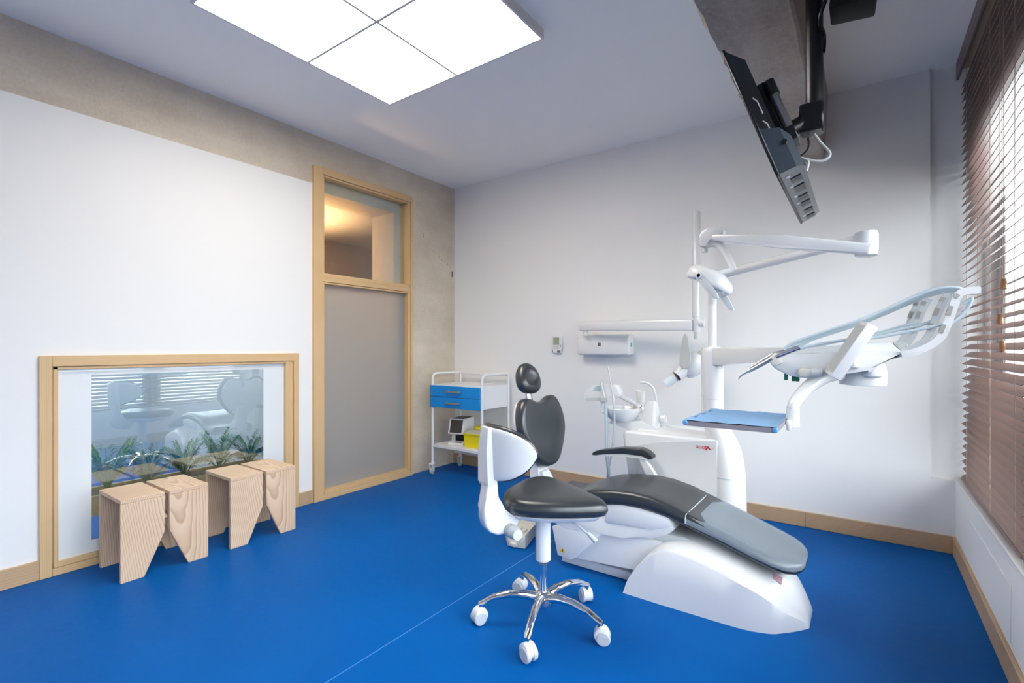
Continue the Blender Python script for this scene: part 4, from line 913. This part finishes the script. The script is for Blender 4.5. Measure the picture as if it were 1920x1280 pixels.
for i, (y, dx, dy) in enumerate(tops):
    up = [(1470 + 8 * i, 655 - i), (1486 + 10 * i, 643 - i), (1530, 627 + dy), (1598, 605 + dy), (1650, 585 + dy), (1700, 562 + dy * 1.2), (1740, 546 + dy * 1.2), (1775, 539 + dy), (1800 - dx, 541 + dy), (1806 - dx * 3, 549 + dy)]
    MB().tube(smooth_path([Q(a, b_, y) for a, b_ in up], 5), .0065, 8).build('instrument_hose', M_hose, un)
lows = [(2.40, [(1480, 660), (1520, 648), (1580, 638), (1640, 633), (1690, 624), (1735, 615), (1765, 608)]), (2.47, [(1500, 656), (1560, 642), (1630, 630), (1690, 617), (1730, 608), (1752, 600)]), (2.54, [(1510, 653), (1570, 640), (1640, 626), (1690, 612), (1722, 605)])]
for y, pts in lows: MB().tube(smooth_path([Q(a, b_, y) for a, b_ in pts], 5), .006, 8).build('instrument_hose', M_hose, un)
MB().tube(smooth_path([Q(a, b_, 2.42) for a, b_ in ((1806, 569), (1818, 562), (1822, 560), (1816, 575), (1804, 590), (1790, 602), (1776, 610))], 5), .006, 8).build('instrument_hose', M_hose, un)
# tray arm below the head
ta = smooth_path([Q(1575, 698, 2.50), Q(1548, 705, 2.46), Q(1520, 722, 2.41), Q(1500, 742, 2.37), Q(1489, 757, 2.345), Q(1486, 766, 2.34)], 5)
MB().tube(ta, [.032 - .010 * i / (len(ta) - 1) for i in range(len(ta))], 16).build('tray_arm', M_white, un)
q0, q1 = Q(1486.5, 765, 2.34), Q(1486.5, 799, 2.34)
MB().tube([q0, q1], .026, 18).build('tray_post', M_white, un)
MB().rbox(Q(1558, 700, 2.5).x - .015, Q(1558, 700, 2.5).x + .04, 2.46, 2.54, Q(1558, 704, 2.5).z, Q(1558, 690, 2.5).z, .004, 1).build('arm_mount', M_lgrey, un)
MB().rbox(-.2565, q0.x - .002, 2.29, 2.345, .878, .922, .006, 2).build('tray_bracket', M_white, un)
# tray
tt = thing('instrument_tray', 'shallow blue instrument tray with paper liner on the unit arm', 'tray', (-.425, 2.255, .90))
tx = (-.587, -.262, 2.035, 2.475); zt_ = .924
MB().box(tx[0], tx[1], tx[2], tx[3], .903, .908).build('tray_bottom', M_traye, tt, smooth=False)
for (a, b_, c_, d_) in ((tx[0], tx[1], tx[2] - .004, tx[2] + .004), (tx[0], tx[1], tx[3] - .004, tx[3] + .004), (tx[0] - .004, tx[0] + .004, tx[2] + .004, tx[3] - .004), (tx[1] - .004, tx[1] + .004, tx[2] + .004, tx[3] - .004)): MB().box(a, b_, c_, d_, .903, zt_ - .002).build('tray_rim', M_traye, tt, smooth=False)
for (a, b_) in ((tx[0], tx[2]), (tx[1], tx[2]), (tx[0], tx[3]), (tx[1], tx[3])): MB().rbox(a - .009, a + .009, b_ - .009, b_ + .009, .906, zt_, .003, 1).build('corner_cap', M_tray, tt)
g = MB(); nx, ny = 26, 20; rnd = random.Random(5)
for i in range(nx + 1):
    for j in range(ny + 1):
        u, v_ = i / nx, j / ny; e = min(u, 1 - u, v_, 1 - v_)
        fold = .0016 * max(0, 1 - abs(u - .62) * 26) + .0014 * max(0, 1 - abs(v_ - .5) * 20) + .0008 * math.sin(u * 21 + v_ * 13)
        z = zt_ + .0015 - .012 * min(1, max(0, e - .03) / .07) + fold
        g.v.append((tx[0] - .005 + (tx[1] - tx[0] + .010) * u, tx[2] - .004 + (tx[3] - tx[2] + .008) * v_, z))
for i in range(nx):
    for j in range(ny): a = i * (ny + 1) + j; g.f.append((a, a + 1, a + ny + 2, a + ny + 1))
g.build('paper_liner', M_trayl, tt, angle=60)
for k in range(3): MB().box(tx[0] + .012 + .002 * k, tx[0] + .020 + .002 * k, tx[2] + .09 + .11 * k, tx[2] + .13 + .11 * k, zt_ + .0035, zt_ + .0055).build('rim_slot', M_dgrey, tt, smooth=False)
# cup on its stand
cq = at(1199, 758)
tag(MB().lathe([(.001, .008), (.023, .008), (.0245, .010), (.031, .085), (.033, .086), (.031, .088), (.029, .084), (.0225, .014), (.001, .013)], (cq.x, YS + .02, cq.z), 24).build('drinking_cup', mat('cup_white', (.82, .82, .78), .4)), 'white plastic rinsing cup above the spittoon bowl', 'cup')

# ================================================================== OPERATING LIGHT
ol = thing('operating_light', 'white jointed operating light on a pole above the dental unit', 'dental lamp', (-.732, YP, 1.225))
zpt = 1.665
MB().tube([(-.732, YP, 1.222), (-.732, YP, 1.48), (-.732, YP, zpt)], [.024, .024, .024], 16).build('pole', M_white, ol)
MB().tube([(-.732, YP, 1.478), (-.732, YP, 1.53)], .0245, 16).build('pole_sleeve', M_lgrey, ol)
E1 = Vector((.012, 2.50, 1.672))
p0 = Vector((-.732, YP, zpt - .02))
MB().tube([p0, p0 + (E1 - p0) * .25, E1], [.028, .025, .022], 14).build('lower_arm', M_white, ol)
eb = Vector((.012, 2.495, 1.655))
MB().lathe([(.03, -.062), (.040, -.056), (.042, -.02), (.042, .028), (.038, .040), (.02, .044)], eb, 24).build('elbow', M_white, ol)
MB().lathe([(.0422, -.010), (.0426, -.008), (.0422, -.006)], eb, 24).build('elbow_joint', M_lgrey, ol)
YLp = 2.58
g1 = Q(1327, 445, YLp); g0 = Q(1634, 468, 2.47)
A = frame(g0, g1 - g0, (0, 0, 1)); L = (g1 - g0).length
MB().prism([(0, -.024), (L * .5, -.024), (L, -.016), (L, .016), (L * .5, .032), (0, .024)], .05, .010, 2, A @ Matrix.Translation((0, 0, -.025))).build('spring_arm', M_white, ol)
kp = Q(1348, 437, YLp)
MB().prism(smooth_closed([(lambda q: (q.x, q.z))(Q(a, b_, YLp)) for a, b_ in ((1315, 440), (1325, 431), (1345, 427), (1358, 429), (1358, 440), (1345, 444), (1330, 450), (1329, 463), (1315, 463), (1313, 452))], 3), .06, .008, 2, MXZ(YLp - .03)).build('end_joint', M_white, ol)
MB().tube([Q(1322, 462, YLp), Q(1322, 473, YLp)], .016, 14).build('swivel', M_lgrey, ol)
hk = smooth_path([Q(a, b_, YLp) for a, b_ in ((1322, 456), (1335, 456), (1347, 458), (1357, 468), (1366, 484), (1374, 502), (1376, 507))], 4)
MB().tube(hk, [.019] * 8 + [.0165] * (len(hk) - 8), 12).build('yoke_arm', M_white, ol)
MB().tube([Q(1374, 505, YLp), Q(1345, 512, YLp - .03)], .012, 12).build('yoke_pin', M_white, ol)
hm = smooth_closed([(lambda q: (q.x, q.z))(Q(a, b_, YLp - .06)) for a, b_ in ((1290, 515), (1296, 502), (1312, 497), (1332, 502), (1352, 511), (1366, 525), (1373, 540), (1368, 552), (1356, 549), (1340, 542), (1325, 536), (1305, 526), (1292, 522))], 3)
hx = sum(p[0] for p in hm) / len(hm); hzc = sum(p[1] for p in hm) / len(hm)
rings = []
for (dy, k) in ((-.085, .35), (-.08, .62), (-.06, .86), (-.025, 1.0), (.025, 1.0), (.06, .86), (.08, .62), (.085, .35)): rings.append([(hx + (a - hx) * k, YLp - .06 + dy, hzc + (b_ - hzc) * k) for a, b_ in hm])
MB().loft(rings).build('lamp_head', M_white, ol, angle=60)
dn = MB().prism(smooth_closed([(lambda q: (q.x, q.z))(Q(a, b_, YLp - .06)) for a, b_ in ((1328, 533), (1345, 530), (1362, 545), (1360, 552), (1347, 556), (1334, 546))], 3), .11, .006, 1, MXZ(YLp - .115)); dn.build('lamp_lens', M_lgrey, ol)
for (dy, pts) in ((-.15, ((1303, 519), (1310, 511), (1320, 515), (1336, 538), (1347, 556), (1342, 560), (1334, 556), (1318, 538))), (.03, ((1345, 548), (1360, 552), (1372, 572), (1376, 580), (1371, 582), (1362, 574)))):
    MB().prism(smooth_closed([(lambda q: (q.x, q.z))(Q(a, b_, YLp + dy)) for a, b_ in pts], 3), .018, .004, 2, MXZ(YLp + dy)).build('handle', M_lgrey, ol)
MB().lathe([(.004, -.01), (.014, -.01), (.014, .004), (.009, .006), (.009, .0), (.003, .0)], seg=16, M=frame(Q(1310, 516, YLp - .15), (1, 0, 0), (0, 0, 1))).build('handle_hub', M_white, ol)

# ================================================================== CEILING SCREEN ON ITS POLE
ys0, ys1 = 1.69, 2.415
pt_, pbm = Vector((-.374, 0, 2.183)), Vector((-.215, 0, 1.744))
upv = (pt_ - pbm).normalized(); nb = Vector((upv.z, 0, -upv.x));     # nb = backwards (+x, up)
if nb.x < 0: nb = -nb
Hh_ = (pt_ - pbm).length; Wd = ys1 - ys0
tv = thing('television_screen', 'black flat screen tilted down from the ceiling pole, seen from behind', 'television', (pbm.x, (ys0 + ys1) / 2, pbm.z))
Mt = Matrix((Vector((0, 1, 0)), upv, nb)).transposed().to_4x4(); Mt.translation = Vector((pbm.x, ys0, pbm.z))   # x along width, y up, z backwards
MB().rbox(0, Wd, 0, Hh_, 0, .010, .003, 1, Mt).build('screen_bezel', M_black, tv)
MB().box(.012, Wd - .012, .018, Hh_ - .012, -.0008, .0005, Mt).build('screen_face', M_screen, tv, smooth=False)
def lay(x0, x1, y0, y1, z0, ins, z1): return [[Mt @ Vector(p) for p in ((x0, y0, z0), (x1, y0, z0), (x1, y1, z0), (x0, y1, z0))], [Mt @ Vector(p) for p in ((x0 + ins, y0 + ins, z1), (x1 - ins, y0 + ins, z1), (x1 - ins, y1 - ins, z1), (x0 + ins, y1 - ins, z1))]]
MB().loft(lay(.008, Wd - .008, .008, Hh_ - .008, .010, .040, .050)).build('back_cover', M_tvback, tv, smooth=False)
MB().loft([[Mt @ Vector(p) for p in ((.006, .002, .010), (Wd - .006, .002, .010), (Wd - .006, .165, .010), (.006, .165, .010))], [Mt @ Vector(p) for p in ((.012, .004, .058), (Wd - .012, .004, .058), (Wd - .012, .140, .058), (.012, .140, .058))], [Mt @ Vector(p) for p in ((.05, .006, .078), (Wd - .05, .006, .078), (Wd - .05, .115, .078), (.05, .115, .078))]]).build('rear_bulge', M_tvlow, tv, smooth=False)
for (u, w_) in ((.10, .05), (.20, .07), (.33, .05), (.42, .055), (.54, .05), (.64, .04)):
    MB().box(u, u + w_, .0010, .0035, .030, .062, Mt).build('vent_grille', M_black, tv, smooth=False)
for (u, w_, z_) in ((.06, .014, .022), (.17, .018, .020), (.30, .02, .020), (.40, .012, .018), (.61, .016, .020)):
    MB().box(u, u + w_, .0008, .003, z_, z_ + .010, Mt).build('edge_label', M_white2, tv, smooth=False)
for i in range(2): MB().tube([Mt @ Vector((.022, .275 - .085 * i, .026)), Mt @ Vector((.030, .262 - .085 * i, .034)), Mt @ Vector((.030, .215 - .085 * i, .034))], .0022, 6).build('cover_rib', M_lgrey, tv)
MB().tube([Mt @ Vector((.005, .09, .055)), Mt @ Vector((.0115, .09, .055))], .008, 12).build('side_button', M_black, tv)
# bracket and pole
mp = thing('screen_mount', 'black ceiling pole and tilting bracket clamped beside the concrete beam', 'bracket', (-.15, 2.05, H))
XPO, YPO = -.140, 2.05
MB().tube([(XPO, YPO, 2.05), (XPO, YPO, H)], .0275, 20).build('pole', M_blackm, mp)
MB().rbox(XPO - .05, XPO + .05, YPO - .05, YPO + .05, H - .012, H - .0005, .003, 1).build('ceiling_plate', M_blackm, mp)
MB().rbox(-.188, -.115, YPO - .035, YPO + .035, 2.50, 2.74, .004, 1).build('clamp', M_blackm, mp)
for z in (2.53, 2.59, 2.65): MB().tube([(-.155, YPO - .036, z), (-.155, YPO - .046, z)], .008, 8).build('bolt', M_steel, mp)
MB().rbox(XPO - .045, XPO + .03, YPO - .035, YPO + .035, 1.985, 2.085, .006, 1).build('pole_socket', M_blackm, mp)
cN = Mt @ Vector((Wd / 2, Hh_ * .52, .034))
for u in (Wd / 2 - .11, Wd / 2 + .10):
    MB().rbox(u - .012, u + .012, .06, Hh_ - .05, .051, .075, .002, 1, Mt).build('mount_rail', M_blackm, mp)
MB().rbox(Wd / 2 - .14, Wd / 2 + .14, .16, .31, .052, .070, .003, 1, Mt).build('mount_plate', M_blackm, mp)
MB().tube([Mt @ Vector((Wd / 2 - .05, Hh_ * .50, .055)), Vector((XPO - .03, YPO, 2.03))], .030, 12).build('tilt_joint', M_blackm, mp)
MB().tube([Mt @ Vector((Wd / 2 - .16, .20, .085)), Mt @ Vector((Wd / 2 - .16, .33, .085))], .015, 14).build('tilt_damper', M_steel, mp)
MB().tube([Mt @ Vector((Wd / 2 - .16, .33, .085)), Mt @ Vector((Wd / 2 - .16, .385, .085))], .020, 14).build('damper_cap', M_black, mp)
MB().rbox(Wd / 2 - .18, Wd / 2 - .09, .15, .20, .05, .10, .003, 1, Mt).build('damper_foot', M_blackm, mp)
cb1 = smooth_path([Vector((XPO, YPO, 1.98)), Vector((XPO + .02, YPO, 1.945)), Vector((XPO + .048, YPO - .01, 1.895)), Vector((XPO + .02, YPO - .02, 1.873)), Vector((XPO - .04, YPO - .03, 1.895)), Mt @ Vector((Wd / 2 - .05, .10, .10)), Mt @ Vector((Wd / 2 - .08, .06, .082))], 6)
MB().tube(cb1, .0045, 8).build('white_cable', M_cable, mp)
cb2 = smooth_path([Vector((XPO - .02, YPO + .02, 1.98)), Vector((XPO - .02, YPO + .02, 1.94)), Vector((XPO - .05, YPO, 1.90)), Mt @ Vector((Wd / 2 + .02, .12, .09)), Mt @ Vector((Wd / 2 + .02, .10, .075))], 6)
MB().tube(cb2, .004, 8).build('black_cable', M_black, mp)
# black box near the ceiling
t = thing('ceiling_speaker', 'small black box speaker hung below the ceiling beside the pole', 'speaker', (.02, 1.72, 2.55))
q = Q(1597, 20, 1.95)
MB().rbox(q.x - .062, q.x + .062, 1.90, 2.02, q.z + .0, q.z + .17, .008, 2, Matrix.Translation(q) @ Matrix.Rotation(.12, 4, 'Y') @ Matrix.Translation(-q)).build('cabinet', mat('speaker_black', (.003, .004, .004), .6, spec=.2), t)
MB().tube([(q.x, 1.96, q.z + .165), (q.x, 1.96, H)], .010, 10).build('hanger', M_blackm, t)
MB().tube(smooth_path([(q.x - .05, 1.96, q.z + .12), (q.x - .09, 1.98, q.z + .03), (XPO + .03, YPO, q.z + .00), (XPO + .028, YPO, q.z - .06)], 5), .006, 8).build('signal_cable', M_black, t)
